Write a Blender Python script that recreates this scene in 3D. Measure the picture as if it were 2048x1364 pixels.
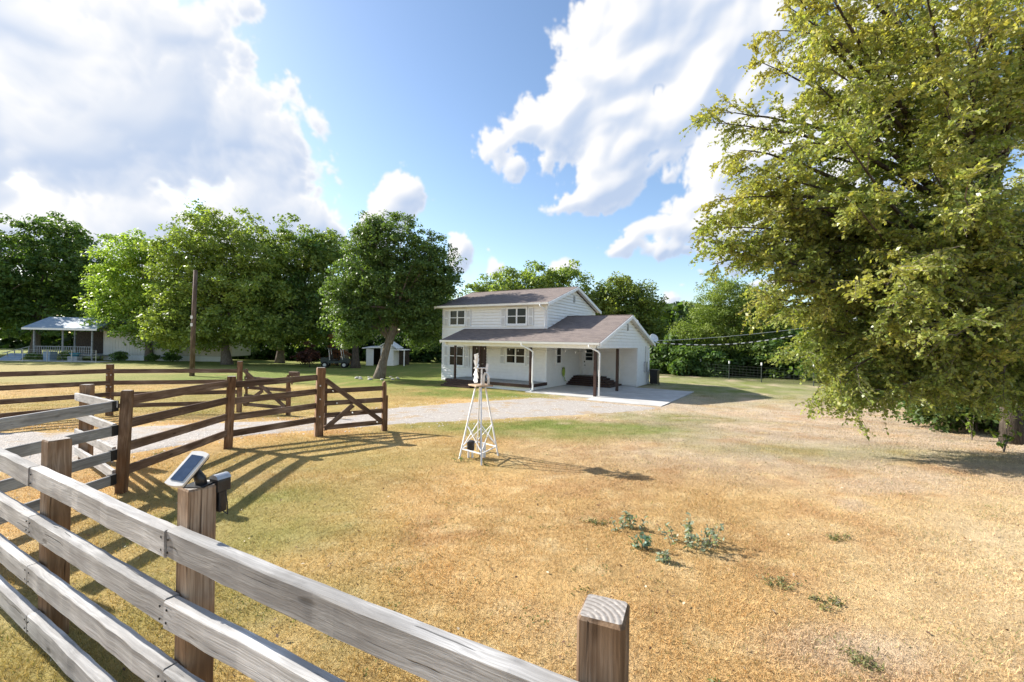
import bpy, bmesh, math, random
import numpy as np
from mathutils import Vector, Matrix, Euler
for o in list(bpy.data.objects):
    bpy.data.objects.remove(o)
SC = bpy.context.scene
COL = SC.collection
R = math.radians
# ------------------------------------------------------------------ camera
FPX = 880.0                                   # focal length for a 2048 px wide picture
cd = bpy.data.cameras.new('camera')
cd.sensor_width = 36.0
cd.lens = 36.0 * FPX / 2048.0
cd.clip_start = 0.05
cd.clip_end = 3000
cam = bpy.data.objects.new('camera', cd)
COL.objects.link(cam)
CZ = 2.3
cam.matrix_world = (Matrix.Translation((0, 0, CZ)) @ Matrix.Rotation(R(90 + 0.06), 4, 'X') @ Matrix.Rotation(R(1.0), 4, 'Z'))
SC.camera = cam
# ------------------------------------------------------------------ sun, sky, exposure
SUN_AZ, SUN_EL = R(-68.0), R(31.0)            # azimuth from +Y towards +X
SUN = Vector((math.sin(SUN_AZ) * math.cos(SUN_EL), math.cos(SUN_AZ) * math.cos(SUN_EL), math.sin(SUN_EL)))
sd = bpy.data.lights.new('sun', 'SUN')
sd.energy = 5.0
sd.angle = R(0.55)
sd.color = (1.0, 0.945, 0.86)
so = bpy.data.objects.new('sun', sd)
so.rotation_euler = SUN.to_track_quat('Z', 'Y').to_euler()
COL.objects.link(so)
SC.view_settings.view_transform = 'Standard'
SC.view_settings.look = 'None'
SC.view_settings.exposure = 1.15
SKY_STRENGTH, SKY_SAT, CLOUD_GAIN = 0.105, 1.06, 4.4
SC.view_settings.gamma = 1.0
SC.view_settings.use_curve_mapping = False
SC.cycles.max_bounces = 8
SC.cycles.transparent_max_bounces = 8

world = bpy.data.worlds.new('World')
SC.world = world
world.use_nodes = True


def dirvec(px, py):
    """unit direction of a spot of sky, from its bearing in the photograph"""
    r = R(1.0)
    dx, dy = px - 1024, py - 683
    X = dx * math.cos(r) + dy * math.sin(r)
    Y = -dx * math.sin(r) + dy * math.cos(r)
    return Vector((X / FPX, 1, -Y / FPX)).normalized()


class NT:
    """small helper to write node trees"""
    def __init__(self, tree):
        self.t = tree
        self.n = tree.nodes
        self.l = tree.links

    def new(self, kind, **kw):
        nd = self.n.new(kind)
        for k, v in kw.items():
            setattr(nd, k, v)
        return nd

    def put(self, sock, v):
        if isinstance(v, bpy.types.NodeSocket):
            self.l.new(v, sock)
        else:
            sock.default_value = v

    def math(self, op, a, b=0.0, c=0.0, clamp=False):
        nd = self.new('ShaderNodeMath', operation=op, use_clamp=clamp)
        self.put(nd.inputs[0], a)
        self.put(nd.inputs[1], b)
        self.put(nd.inputs[2], c)
        return nd.outputs[0]

    def vmath(self, op, a, b=(0, 0, 0), scale=1.0):
        nd = self.new('ShaderNodeVectorMath', operation=op)
        self.put(nd.inputs[0], a)
        self.put(nd.inputs[1], b)
        if op == 'SCALE':
            self.put(nd.inputs[3], scale)
        return nd.outputs[1] if op in ('LENGTH', 'DOT_PRODUCT', 'DISTANCE') else nd.outputs[0]

    def mix(self, f, a, b, blend='MIX'):
        nd = self.new('ShaderNodeMix', data_type='RGBA', blend_type=blend)
        self.put(nd.inputs[0], f)
        for s, v in ((nd.inputs[6], a), (nd.inputs[7], b)):
            self.put(s, v if isinstance(v, bpy.types.NodeSocket) else (v[0], v[1], v[2], 1))
        return nd.outputs[2]

    def ramp(self, v, lo, hi, a=0.0, b=1.0, smooth=True):
        nd = self.new('ShaderNodeMapRange', interpolation_type='SMOOTHSTEP' if smooth else 'LINEAR', clamp=True)
        self.put(nd.inputs[0], v)
        for i, q in zip((1, 2, 3, 4), (lo, hi, a, b)):
            self.put(nd.inputs[i], q)
        return nd.outputs[0]

    def noise(self, vec, scale, detail=4, rough=0.55, dist=0.0):
        nd = self.new('ShaderNodeTexNoise')
        self.put(nd.inputs['Vector'], vec)
        nd.inputs['Scale'].default_value = scale
        nd.inputs['Detail'].default_value = detail
        nd.inputs['Roughness'].default_value = rough
        nd.inputs['Distortion'].default_value = dist
        return nd.outputs[0]

    def mapping(self, vec, scale=(1, 1, 1), loc=(0, 0, 0), rot=(0, 0, 0), vt='POINT'):
        nd = self.new('ShaderNodeMapping', vector_type=vt)
        self.put(nd.inputs[0], vec)
        nd.inputs[1].default_value = loc
        nd.inputs[2].default_value = rot
        nd.inputs[3].default_value = scale
        return nd.outputs[0]


# clouds: lobes of cumulus standing in fixed directions of the sky (bearing, half-widths, tilt, greyness)
LOBES = [
    (330, 200, 300, 170, -34, 1.0), (380, 80, 120, 110, -30, .9), (90, 300, 330, 150, -12, .85), (510, 290, 160, 150, -55, 1.0), (560, 430, 190, 70, -10, 1.0), (640, 440, 90, 50, -30, 1.0),
    (780, 385, 62, 62, -30, .40), (60, 40, 360, 170, -12, .65), (-250, 250, 330, 300, 0, .5), (-500, -60, 400, 260, 0, .3), (820, 410, 42, 34, -20, .5), (300, 440, 260, 60, 5, .8), (60, 470, 330, 80, 0, .35), (420, 480, 260, 50, 0, .6), (740, 440, 60, 40, 0, .8),
    (1270, 40, 120, 110, 0, .30), (1380, 20, 130, 110, 0, .55), (1215, 150, 95, 90, 0, .25), (1300, 130, 80, 80, 0, .5), (1130, 230, 95, 70, 15, .25), (1230, 240, 110, 75, 20, .5),
    (1050, 255, 80, 62, 10, .25), (985, 305, 55, 52, 0, .2), (1020, 330, 60, 40, 0, .5), (1120, 300, 90, 50, 10, .8), (1240, 310, 100, 48, 25, .75), (1330, 255, 85, 60, 40, .5),
    (1165, 385, 58, 36, 15, .35), (1230, 355, 70, 34, 20, .7), (1400, 190, 80, 75, 40, .45), (1450, 110, 110, 95, 30, .7), (1550, 70, 110, 80, 30, .4), (1540, 170, 100, 80, 20, .4),
    (1550, 285, 130, 80, 15, .3), (1460, 330, 95, 62, 20, .3), (1390, 385, 85, 55, 15, .3), (1330, 445, 85, 46, 15, .5), (1420, 450, 120, 70, 10, .7), (1265, 500, 60, 24, 10, .5), (1360, 505, 90, 30, 5, .8), (1530, 430, 140, 90, 0, .7),
    (1760, 300, 260, 280, 0, .5), (1420, -110, 300, 110, 10, .8),
    (1000, 530, 36, 24, -30, .2), (1140, 540, 42, 22, 10, .2), (918, 520, 34, 46, 30, .3), (660, 455, 50, 20, 10, .2),
    (1350, 612, 34, 20, 20, .2), (1425, 548, 26, 12, 10, .3), (1330, 655, 55, 11, 0, .3), (1560, 560, 60, 18, 10, .3), (980, 505, 14, 9, 0, .1), (1385, 585, 14, 6, 0, .1), (1325, 350, 34, 16, 25, .4)]


def noise3(P, s, T, seed=0):
    q = P * s + 37.3 + seed * 11.7
    i = np.floor(q).astype(np.int32)
    f = q - i
    f = f * f * (3 - 2 * f)
    i &= 63
    j = (i + 1) & 63
    x0, y0, z0, x1, y1, z1 = i[..., 0], i[..., 1], i[..., 2], j[..., 0], j[..., 1], j[..., 2]
    fx, fy, fz = f[..., 0], f[..., 1], f[..., 2]
    a = T[x0, y0, z0] * (1 - fx) + T[x1, y0, z0] * fx
    b = T[x0, y1, z0] * (1 - fx) + T[x1, y1, z0] * fx
    c = T[x0, y0, z1] * (1 - fx) + T[x1, y0, z1] * fx
    d = T[x0, y1, z1] * (1 - fx) + T[x1, y1, z1] * fx
    return (a * (1 - fy) + b * fy) * (1 - fz) + (c * (1 - fy) + d * fy) * fz


def cloud_map(W=2560):
    """clouds over the whole upper sky: rgb brightness and cover, rows from the horizon upwards"""
    Hh = W // 4
    r = np.random.default_rng(3)
    T = r.random((64, 64, 64)).astype(np.float32)
    az = (np.arange(W, dtype=np.float32) + .5) / W * 2 * np.pi - np.pi      # 0 = +Y, towards +X
    el = (np.arange(Hh, dtype=np.float32) + .5) / Hh * np.pi / 2
    A, Lv = np.meshgrid(az, el)
    D = np.stack([np.sin(A) * np.cos(Lv), np.cos(A) * np.cos(Lv), np.sin(Lv)], -1).astype(np.float32)
    w1 = np.stack([noise3(D, 5.0, T, k) - .5 for k in range(3)], -1)
    w2 = np.stack([noise3(D, 13.0, T, k + 5) - .5 for k in range(3)], -1)
    V = D + .06 * w1 + .035 * w2
    acc = np.zeros(A.shape, np.float32)
    gr = np.zeros(A.shape, np.float32)
    K = 9.0
    c0, c1 = int(W * .27), int(W * .73)                                     # the lobes stand on this side of the sky
    Vf = V[:, c0:c1]
    for (px, py, rx, ry, tilt, grey) in LOBES:
        c = np.array(dirvec(px, py))
        t1 = np.array((c[1], -c[0], 0))
        t1 /= np.linalg.norm(t1)
        t2 = np.cross(t1, c)
        a = math.radians(tilt)
        e1, e2 = t1 * math.cos(a) + t2 * math.sin(a), t2 * math.cos(a) - t1 * math.sin(a)
        k = c[1] / FPX
        dlt = Vf - c.astype(np.float32)
        q = np.sqrt((dlt @ (e1 / (rx * k)).astype(np.float32)) ** 2 + (dlt @ (e2 / (ry * k)).astype(np.float32)) ** 2 + (dlt @ c.astype(np.float32) / .8) ** 2)
        f = (1.08 - q) * min(1.0, .40 + min(rx, ry) / 150.0)
        e = np.exp(K * np.clip(f, -3, 1.2))
        acc[:, c0:c1] += e
        gr[:, c0:c1] += e * grey
    gen = (noise3(D * np.array((1, 1, 1.7), np.float32), 2.0, T, 9) * .65 + noise3(D, 4.5, T, 12) * .35) * 3.4 - 2.0
    gate = np.clip((D[..., 1] - .05) / .35, 0, 1) * 2.5
    e = np.exp(K * np.clip(gen - gate, -3, 1.0))
    acc += e
    gr += e * .5
    f = np.log(acc) / K
    gr = gr / acc
    det = np.zeros(A.shape, np.float32)
    amp, s, tot = 1.0, 8.0, 0
    for k in range(6):
        n = noise3(V, s, T, 20 + k)
        det += amp * (np.abs(2 * n - 1) * 1.7 - .62)
        tot += amp
        amp *= .62
        s *= 2.07
    det /= tot
    wisp = noise3(V, 30.0, T, 41) * .5 + noise3(V, 61.0, T, 42) * .3 + noise3(V, 120.0, T, 43) * .2 - .5
    f = f + det * .95 + wisp * .34
    cover = np.clip((f + .01) / .20, 0, 1)
    cover = cover * cover * (3 - 2 * cover)
    # relief: treat depth into the cloud as a bulge lit from the sun's side
    def blur(a, n):
        for ax in (0, 1):
            b = np.zeros_like(a)
            for k in range(-n, n + 1):
                b += np.roll(a, k, ax)
            a = b / (2 * n + 1)
        return a
    t = np.sqrt(np.clip(f, 0, 1.5) + .004)
    rel = 0
    for n, wgt in ((1, .34), (3, .46), (7, .50), (16, .40)):
        b = blur(blur(t, n), n)
        gx = (np.roll(b, -2, 1) - np.roll(b, 2, 1)) / 4 * W / 2560
        gy = (np.roll(b, -2, 0) - np.roll(b, 2, 0)) / 4 * W / 2560
        # light comes from the left and above as seen over the yard
        rel = rel + wgt * np.tanh((gx * .62 - gy * .78) * (26 + 14 * n))
    thick = np.clip((f - .10) / .65, 0, 1)
    sd_ = np.clip(D @ np.array(SUN, np.float32), 0, 1)
    lit = np.clip(.90 + .40 * rel * (1.15 - .85 * gr * sd_) - .62 * gr * thick ** .7, 0, 1)
    lit = np.clip(lit + .45 * sd_ ** 40, 0, 1)
    edge = np.clip(1 - np.abs(f - .14) / .16, 0, 1) * np.clip(sd_ * 1.3 - .35, 0, 1)
    lit = np.clip(lit + .45 * edge, 0, 1.0)
    glow = 1 + .5 * sd_ ** 60
    dark, white = np.array((.52, .635, .84)), np.array((1.0, 1.0, 1.01))
    rgb = (dark + (white - dark) * lit[..., None]) * glow[..., None]
    return rgb.astype(np.float32), cover.astype(np.float32), D


def build_world():
    w = NT(world.node_tree)
    w.n.clear()
    sky = w.new('ShaderNodeTexSky', sky_type='NISHITA')
    sky.sun_disc = False
    sky.sun_elevation = SUN_EL
    sky.sun_rotation = SUN_AZ
    sky.altitude = 200
    sky.air_density = 1.0
    sky.dust_density = 0.9
    sky.ozone_density = 1.2
    rgb, cov, _ = cloud_map()
    hh, ww = cov.shape
    img = bpy.data.images.new('cloud_map', ww, hh, alpha=True, float_buffer=True, is_data=True)
    img.alpha_mode = 'CHANNEL_PACKED'
    buf = np.dstack([rgb, cov]).astype(np.float32)
    img.pixels.foreach_set(buf.ravel())
    img.update()
    img.pack()
    tc = w.new('ShaderNodeTexCoord')
    d = w.vmath('NORMALIZE', tc.outputs['Generated'])
    sp = w.new('ShaderNodeSeparateXYZ')
    w.put(sp.inputs[0], d)
    u = w.math('ADD', w.math('DIVIDE', w.math('ARCTAN2', sp.outputs[0], sp.outputs[1]), 2 * math.pi), 0.5)
    v = w.math('DIVIDE', w.math('ARCSINE', sp.outputs[2]), math.pi / 2)
    cb = w.new('ShaderNodeCombineXYZ')
    w.put(cb.inputs[0], u)
    w.put(cb.inputs[1], v)
    tx = w.new('ShaderNodeTexImage', image=img, interpolation='Cubic', extension='EXTEND')
    w.put(tx.inputs[0], cb.outputs[0])
    cover = w.math('MULTIPLY', tx.outputs[1], w.ramp(sp.outputs[2], 0.0, 0.02))
    hs = w.new('ShaderNodeHueSaturation')
    hs.inputs['Saturation'].default_value = SKY_SAT
    w.put(hs.inputs['Color'], sky.outputs[0])
    col = w.mix(cover, hs.outputs[0], w.vmath('SCALE', tx.outputs[0], scale=CLOUD_GAIN))
    bg = w.new('ShaderNodeBackground')
    w.put(bg.inputs[0], col)
    bg.inputs[1].default_value = SKY_STRENGTH
    out = w.new('ShaderNodeOutputWorld')
    w.l.new(bg.outputs[0], out.inputs[0])
    world.cycles.sampling_method = 'MANUAL'
    world.cycles.sample_map_resolution = 1024


build_world()
# ------------------------------------------------------------------ helpers
rng = np.random.default_rng(7)
random.seed(7)


def gz(x, y):
    t = np.clip((np.asarray(y, float) - 6) / 16, 0, 1)
    return -0.62 * t * t * (3 - 2 * t)


def at(px, py, d):
    """world point seen at a pixel of the photograph, at depth d metres"""
    r = R(1.0)
    dx, dy = px - 1024, py - 683
    return Vector(((dx * math.cos(r) + dy * math.sin(r)) / FPX * d, d, CZ - (-dx * math.sin(r) + dy * math.cos(r)) / FPX * d))


def vnoise(x, y, s, seed=0):
    x = np.asarray(x, float) * s + 1000.3 + seed * 17.7
    y = np.asarray(y, float) * s + 1000.9 + seed * 31.1
    xi, yi = np.floor(x), np.floor(y)
    fx, fy = x - xi, y - yi
    fx, fy = fx * fx * (3 - 2 * fx), fy * fy * (3 - 2 * fy)

    def h(a, b):
        v = np.sin(a * 127.1 + b * 311.7 + seed * 74.7) * 43758.5453
        return v - np.floor(v)
    return (h(xi, yi) * (1 - fx) + h(xi + 1, yi) * fx) * (1 - fy) + (h(xi, yi + 1) * (1 - fx) + h(xi + 1, yi + 1) * fx) * fy


def fbm(x, y, s, o=4, seed=0):
    v, a, t = 0, 1.0, 0
    for k in range(o):
        v = v + a * vnoise(x, y, s * 2 ** k, seed + k)
        t += a
        a *= 0.5
    return v / t


def link(o, parent=None):
    COL.objects.link(o)
    if parent is not None:
        o.parent = parent
    return o


def tag(o, label=None, cat=None, group=None, kind=None):
    for k, v in (('label', label), ('category', cat), ('group', group), ('kind', kind)):
        if v:
            o[k] = v
    return o


def empty(name, loc=(0, 0, 0), rz=0.0, label=None, cat=None, group=None):
    o = bpy.data.objects.new(name, None)
    o.location = loc
    o.rotation_euler = (0, 0, rz)
    o.empty_display_size = 0.1
    link(o)
    return tag(o, label, cat, group)


class MB:
    """collects simple solids; build() links them as one mesh object"""
    def __init__(self):
        self.v, self.f, self.m = [], [], []
        self.cur = 0

    def quadset(self, vs, fs):
        b = len(self.v)
        self.v += [tuple(q) for q in vs]
        for f in fs:
            self.f.append(tuple(b + i for i in f))
            self.m.append(self.cur)
        return self

    def box(self, x0, y0, z0, x1, y1, z1):
        vs = [(x, y, z) for z in (z0, z1) for y in (y0, y1) for x in (x0, x1)]
        return self.quadset(vs, [(0, 2, 3, 1), (4, 5, 7, 6), (0, 1, 5, 4), (2, 6, 7, 3), (0, 4, 6, 2), (1, 3, 7, 5)])

    def cbox(self, x0, y0, z0, x1, y1, z1, c=0.01):
        """box with chamfered edges along its longest axis"""
        d = (x1 - x0, y1 - y0, z1 - z0)
        ax = d.index(max(d))
        o = [(i) for i in range(3) if i != ax]
        lo, hi = (x0, y0, z0), (x1, y1, z1)
        a0, a1, b0, b1 = lo[o[0]], hi[o[0]], lo[o[1]], hi[o[1]]
        ring = [(a0 + c, b0), (a1 - c, b0), (a1, b0 + c), (a1, b1 - c), (a1 - c, b1), (a0 + c, b1), (a0, b1 - c), (a0, b0 + c)]
        vs = []
        for t, ins in ((lo[ax], c), (lo[ax] + c, 0), (hi[ax] - c, 0), (hi[ax], c)):
            for (p, q) in ring:
                pp = p + (ins * (1 if p < (a0 + a1) / 2 else -1))
                qq = q + (ins * (1 if q < (b0 + b1) / 2 else -1))
                w = [0, 0, 0]
                w[ax] = t
                w[o[0]] = pp
                w[o[1]] = qq
                vs.append(w)
        fs = [tuple(range(7, -1, -1)), tuple(range(24, 32))]
        for k in range(3):
            for i in range(8):
                j = (i + 1) % 8
                fs.append((k * 8 + i, k * 8 + j, k * 8 + 8 + j, k * 8 + 8 + i))
        if ax == 1:
            fs = [tuple(reversed(f)) for f in fs]
        return self.quadset(vs, fs)

    def beam(self, p, q, w, h, up=(0, 0, 1)):
        """rectangular bar from p to q: width w (sideways), height h (up)"""
        p, q = Vector(p), Vector(q)
        d = (q - p).normalized()
        u = Vector(up)
        s = d.cross(u)
        if s.length < 1e-4:
            s = d.cross(Vector((1, 0, 0)))
        s.normalize()
        u = s.cross(d)
        vs = [e + s * a * w / 2 + u * b * h / 2 for e in (p, q) for (a, b) in ((-1, -1), (1, -1), (1, 1), (-1, 1))]
        return self.quadset(vs, [(3, 2, 1, 0), (4, 5, 6, 7), (0, 1, 5, 4), (1, 2, 6, 5), (2, 3, 7, 6), (3, 0, 4, 7)])

    def tube(self, pts, rad, n=8, cap=True):
        pts = [Vector(p) for p in pts]
        rad = rad if hasattr(rad, '__len__') else [rad] * len(pts)
        vs, fs = [], []
        ref = None
        for i, p in enumerate(pts):
            t = (pts[min(i + 1, len(pts) - 1)] - pts[max(i - 1, 0)])
            t = t.normalized() if t.length > 1e-9 else Vector((0, 0, 1))
            if ref is None:
                ref = t.orthogonal().normalized()
            ref = (ref - t * ref.dot(t))
            ref = ref.normalized() if ref.length > 1e-6 else t.orthogonal().normalized()
            b = t.cross(ref)
            for k in range(n):
                a = 2 * math.pi * k / n
                vs.append(p + (ref * math.cos(a) + b * math.sin(a)) * rad[i])
        for i in range(len(pts) - 1):
            for k in range(n):
                j = (k + 1) % n
                fs.append((i * n + k, i * n + j, (i + 1) * n + j, (i + 1) * n + k))
        if cap:
            fs.append(tuple(range(n - 1, -1, -1)))
            e = (len(pts) - 1) * n
            fs.append(tuple(range(e, e + n)))
        return self.quadset(vs, fs)

    def lathe(self, prof, n=16, c=(0, 0, 0)):
        vs = [(c[0] + r * math.cos(2 * math.pi * k / n), c[1] + r * math.sin(2 * math.pi * k / n), c[2] + z) for (r, z) in prof for k in range(n)]
        fs = [(i * n + k, i * n + (k + 1) % n, (i + 1) * n + (k + 1) % n, (i + 1) * n + k) for i in range(len(prof) - 1) for k in range(n)]
        fs.append(tuple(range(n - 1, -1, -1)))
        e = (len(prof) - 1) * n
        fs.append(tuple(range(e, e + n)))
        return self.quadset(vs, fs)

    def prism(self, poly, axis, a, b):
        """polygon (2-D list) extruded along axis 0/1/2 from a to b"""
        o = [i for i in range(3) if i != axis]
        n = len(poly)
        vs = []
        for t in (a, b):
            for p in poly:
                w = [0, 0, 0]
                w[axis] = t
                w[o[0]], w[o[1]] = p
                vs.append(w)
        fs = [tuple(range(n - 1, -1, -1)), tuple(range(n, 2 * n))] + [(i, (i + 1) % n, n + (i + 1) % n, n + i) for i in range(n)]
        return self.quadset(vs, fs)

    def build(self, name, mats, parent=None, smooth=False, recalc=True, loc=None, rot=None):
        me = bpy.data.meshes.new(name)
        me.from_pydata(self.v, [], self.f)
        mats = mats if isinstance(mats, (list, tuple)) else [mats]
        for m in mats:
            me.materials.append(m)
        if len(mats) > 1:
            me.polygons.foreach_set('material_index', self.m)
        if recalc:
            bm = bmesh.new()
            bm.from_mesh(me)
            bmesh.ops.recalc_face_normals(bm, faces=bm.faces)
            bm.to_mesh(me)
            bm.free()
        if smooth:
            me.polygons.foreach_set('use_smooth', [True] * len(me.polygons))
        o = bpy.data.objects.new(name, me)
        link(o, parent)
        if loc is not None:
            o.location = loc
        if rot is not None:
            o.rotation_euler = rot
        return o


# ------------------------------------------------------------------ materials
def principled(name):
    m = bpy.data.materials.new(name)
    m.use_nodes = True
    w = NT(m.node_tree)
    return m, w, w.n['Principled BSDF']


def setp(w, b, col=None, rough=0.6, spec=0.3, metal=0.0):
    if col is not None:
        w.put(b.inputs['Base Color'], col if isinstance(col, bpy.types.NodeSocket) else (*col, 1))
    w.put(b.inputs['Roughness'], rough)
    b.inputs['Specular IOR Level'].default_value = spec
    b.inputs['Metallic'].default_value = metal


def bump(w, b, h, strength=0.3, dist=0.01):
    nd = w.new('ShaderNodeBump')
    nd.inputs['Strength'].default_value = strength
    nd.inputs['Distance'].default_value = dist
    w.put(nd.inputs['Height'], h)
    w.l.new(nd.outputs[0], b.inputs['Normal'])


def m_plain(name, c1, c2, scale=6.0, rough=0.6, spec=0.3, bstr=0.15, stretch=(1, 1, 1), metal=0.0, bdist=0.004):
    m, w, b = principled(name)
    tc = w.new('ShaderNodeTexCoord')
    v = w.mapping(tc.outputs['Object'], scale=stretch)
    n = w.noise(v, scale, 5, 0.6)
    setp(w, b, w.mix(w.ramp(n, 0.3, 0.7), c1, c2), rough, spec, metal)
    if bstr:
        bump(w, b, w.noise(v, scale * 4, 3), bstr, bdist)
    return m


def m_wood(name, base, dark, pale, axis=0, grain=1.0, knots=True, bstr=0.5, chk=0.0):
    """sawn timber, grain along the local axis, each piece different"""
    m, w, b = principled(name)
    tc = w.new('ShaderNodeTexCoord')
    oi = w.new('ShaderNodeObjectInfo')
    off = w.math('MULTIPLY', oi.outputs['Random'], 37.0)
    cb = w.new('ShaderNodeCombineXYZ')
    for i in range(3):
        w.put(cb.inputs[i], off)
    v = w.vmath('ADD', tc.outputs['Object'], cb.outputs[0])
    s1, s2, s3 = [14 * grain] * 3, [70 * grain] * 3, [5.0] * 3
    s1[axis], s2[axis], s3[axis] = 0.9, 2.2, 1.5
    warp = w.noise(v, 2.2, 2, 0.5)
    vw = w.vmath('ADD', v, w.vmath('SCALE', (0.05, 0.05, 0.05), scale=warp))
    n1 = w.noise(w.mapping(vw, scale=s1), 1.0, 5, 0.62, 0.6)
    n2 = w.noise(w.mapping(vw, scale=s2), 1.0, 3, 0.6)
    n3 = w.noise(w.mapping(v, scale=s3), 1.0, 3, 0.5)
    c = w.mix(w.ramp(n1, 0.34, 0.66), dark, base)
    c = w.mix(w.ramp(n3, 0.45, 0.72), c, pale)
    c = w.mix(w.ramp(n2, 0.60, 0.40, 0.0, 0.55), c, dark)
    h = w.math('ADD', w.math('MULTIPLY', n1, 0.6), w.math('MULTIPLY', n2, 0.5))
    if knots:
        vo = w.new('ShaderNodeTexVoronoi')
        ks = [5.5] * 3
        ks[axis] = 1.9
        w.put(vo.inputs['Vector'], w.mapping(vw, scale=ks))
        vo.inputs['Scale'].default_value = 1.0
        kd = vo.outputs['Distance']
        k = w.ramp(kd, 0.13, 0.045)
        c = w.mix(w.math('MULTIPLY', k, 0.75), c, tuple(x * 0.42 for x in dark))
        h = w.math('SUBTRACT', h, w.math('MULTIPLY', k, 0.5))
    # drying checks along the grain
    s4 = [34 * grain] * 3
    s4[axis] = 0.7
    ck = w.ramp(w.noise(w.mapping(vw, scale=s4), 1.0, 2, 0.4), 0.335 - chk, 0.29 - chk)
    c = w.mix(w.math('MULTIPLY', ck, 0.8), c, tuple(x * 0.3 for x in dark))
    h = w.math('SUBTRACT', h, w.math('MULTIPLY', ck, 0.9))
    s5 = [6.0] * 3
    s5[axis] = 2.2
    stn = w.ramp(w.noise(w.mapping(vw, scale=s5), 1.0, 4, 0.65), 0.52, 0.72, 0.0, 0.55)
    c = w.mix(stn, c, tuple(x * 0.62 for x in dark))
    br = w.math('ADD', 0.82, w.math('MULTIPLY', oi.outputs['Random'], 0.36))
    c = w.vmath('MULTIPLY', c, w.vmath('SCALE', (1, 1, 1), scale=br))
    setp(w, b, c, 0.82, 0.2)
    bump(w, b, h, bstr, 0.006)
    return m


def m_endgrain(name, base, dark):
    m, w, b = principled(name)
    tc = w.new('ShaderNodeTexCoord')
    v = w.mapping(tc.outputs['Object'], loc=(0.05, 0.07, 0))
    wv = w.new('ShaderNodeTexWave', wave_type='RINGS', rings_direction='Z')
    w.put(wv.inputs['Vector'], v)
    wv.inputs['Scale'].default_value = 17
    wv.inputs['Distortion'].default_value = 0.5
    wv.inputs['Detail'].default_value = 2
    n = w.noise(tc.outputs['Object'], 60, 4)
    c = w.mix(w.ramp(wv.outputs[1], 0.1, 0.5), tuple(x * .6 + y * .4 for x, y in zip(dark, base)), base)
    c = w.mix(w.ramp(n, 0.45, 0.8), c, tuple(min(1, x * 1.5) for x in base))
    setp(w, b, c, 0.85, 0.15)
    bump(w, b, wv.outputs[1], 0.35, 0.004)
    return m


def m_leaf(name, trans=0.38, rough=0.5, tint=(1.25, 1.3, 0.55)):
    m = bpy.data.materials.new(name)
    m.use_nodes = True
    w = NT(m.node_tree)
    b = w.n['Principled BSDF']
    at_ = w.new('ShaderNodeAttribute', attribute_name='Col')
    setp(w, b, at_.outputs[0], rough, 0.35)
    tr = w.new('ShaderNodeBsdfTranslucent')
    w.put(tr.inputs[0], w.vmath('MULTIPLY', at_.outputs[0], tint))
    mx = w.new('ShaderNodeMixShader')
    mx.inputs[0].default_value = trans
    w.l.new(b.outputs[0], mx.inputs[1])
    w.l.new(tr.outputs[0], mx.inputs[2])
    w.l.new(mx.outputs[0], w.n['Material Output'].inputs[0])
    return m


def m_attr_ground(name):
    m, w, b = principled(name)
    a = w.new('ShaderNodeAttribute', attribute_name='Col')
    g = w.new('ShaderNodeNewGeometry')
    p = g.outputs['Position']
    n1 = w.noise(p, 3.2, 5, 0.68)
    n2 = w.noise(w.mapping(p, scale=(1, 0.6, 1)), 22, 5, 0.7)
    n3 = w.noise(p, 90, 3, 0.7)
    k = w.math('ADD', w.math('ADD', w.math('MULTIPLY', n1, 0.5), w.math('MULTIPLY', n2, 0.8)), w.math('MULTIPLY', n3, 0.55))
    k = w.ramp(k, 0.62, 1.28, 0.50, 1.45, False)
    c = w.vmath('MULTIPLY', a.outputs[0], w.vmath('SCALE', (1, 1, 1), scale=k))
    c = w.mix(w.ramp(n2, 0.56, 0.70, 0, 0.22), c, (0.50, 0.40, 0.24))
    setp(w, b, c, 0.95, 0.1)
    bump(w, b, w.math('ADD', n2, w.math('MULTIPLY', n3, 0.6)), 0.9, 0.045)
    return m


def m_gravel(name):
    m, w, b = principled(name)
    g = w.new('ShaderNodeNewGeometry')
    p = g.outputs['Position']
    vo = w.new('ShaderNodeTexVoronoi')
    w.put(vo.inputs['Vector'], p)
    vo.inputs['Scale'].default_value = 32
    n1 = w.noise(p, 0.9, 4, 0.6)
    n2 = w.noise(p, 7, 5, 0.7)
    c = w.mix(w.ramp(n2, 0.3, 0.7), (0.31, 0.275, 0.24), (0.45, 0.405, 0.36))
    c = w.mix(w.ramp(vo.outputs['Color'], 0.2, 0.9, 0, 0.5), c, (0.50, 0.475, 0.45))
    c = w.mix(w.ramp(n1, 0.52, 0.66, 0, 0.75), c, (0.40, 0.29, 0.17))
    setp(w, b, c, 0.95, 0.1)
    bump(w, b, w.math('ADD', vo.outputs['Distance'], n2), 0.9, 0.02)
    return m


def m_concrete(name):
    m, w, b = principled(name)
    g = w.new('ShaderNodeNewGeometry')
    p = g.outputs['Position']
    n1 = w.noise(p, 0.8, 5, 0.65)
    n2 = w.noise(p, 14, 5, 0.7)
    c = w.mix(w.ramp(n1, 0.32, 0.68), (0.44, 0.43, 0.41), (0.60, 0.59, 0.57))
    c = w.mix(w.ramp(n2, 0.35, 0.65, 0, 0.3), c, (0.36, 0.35, 0.33))
    setp(w, b, c, 0.85, 0.2)
    bump(w, b, n2, 0.2, 0.004)
    return m


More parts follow.
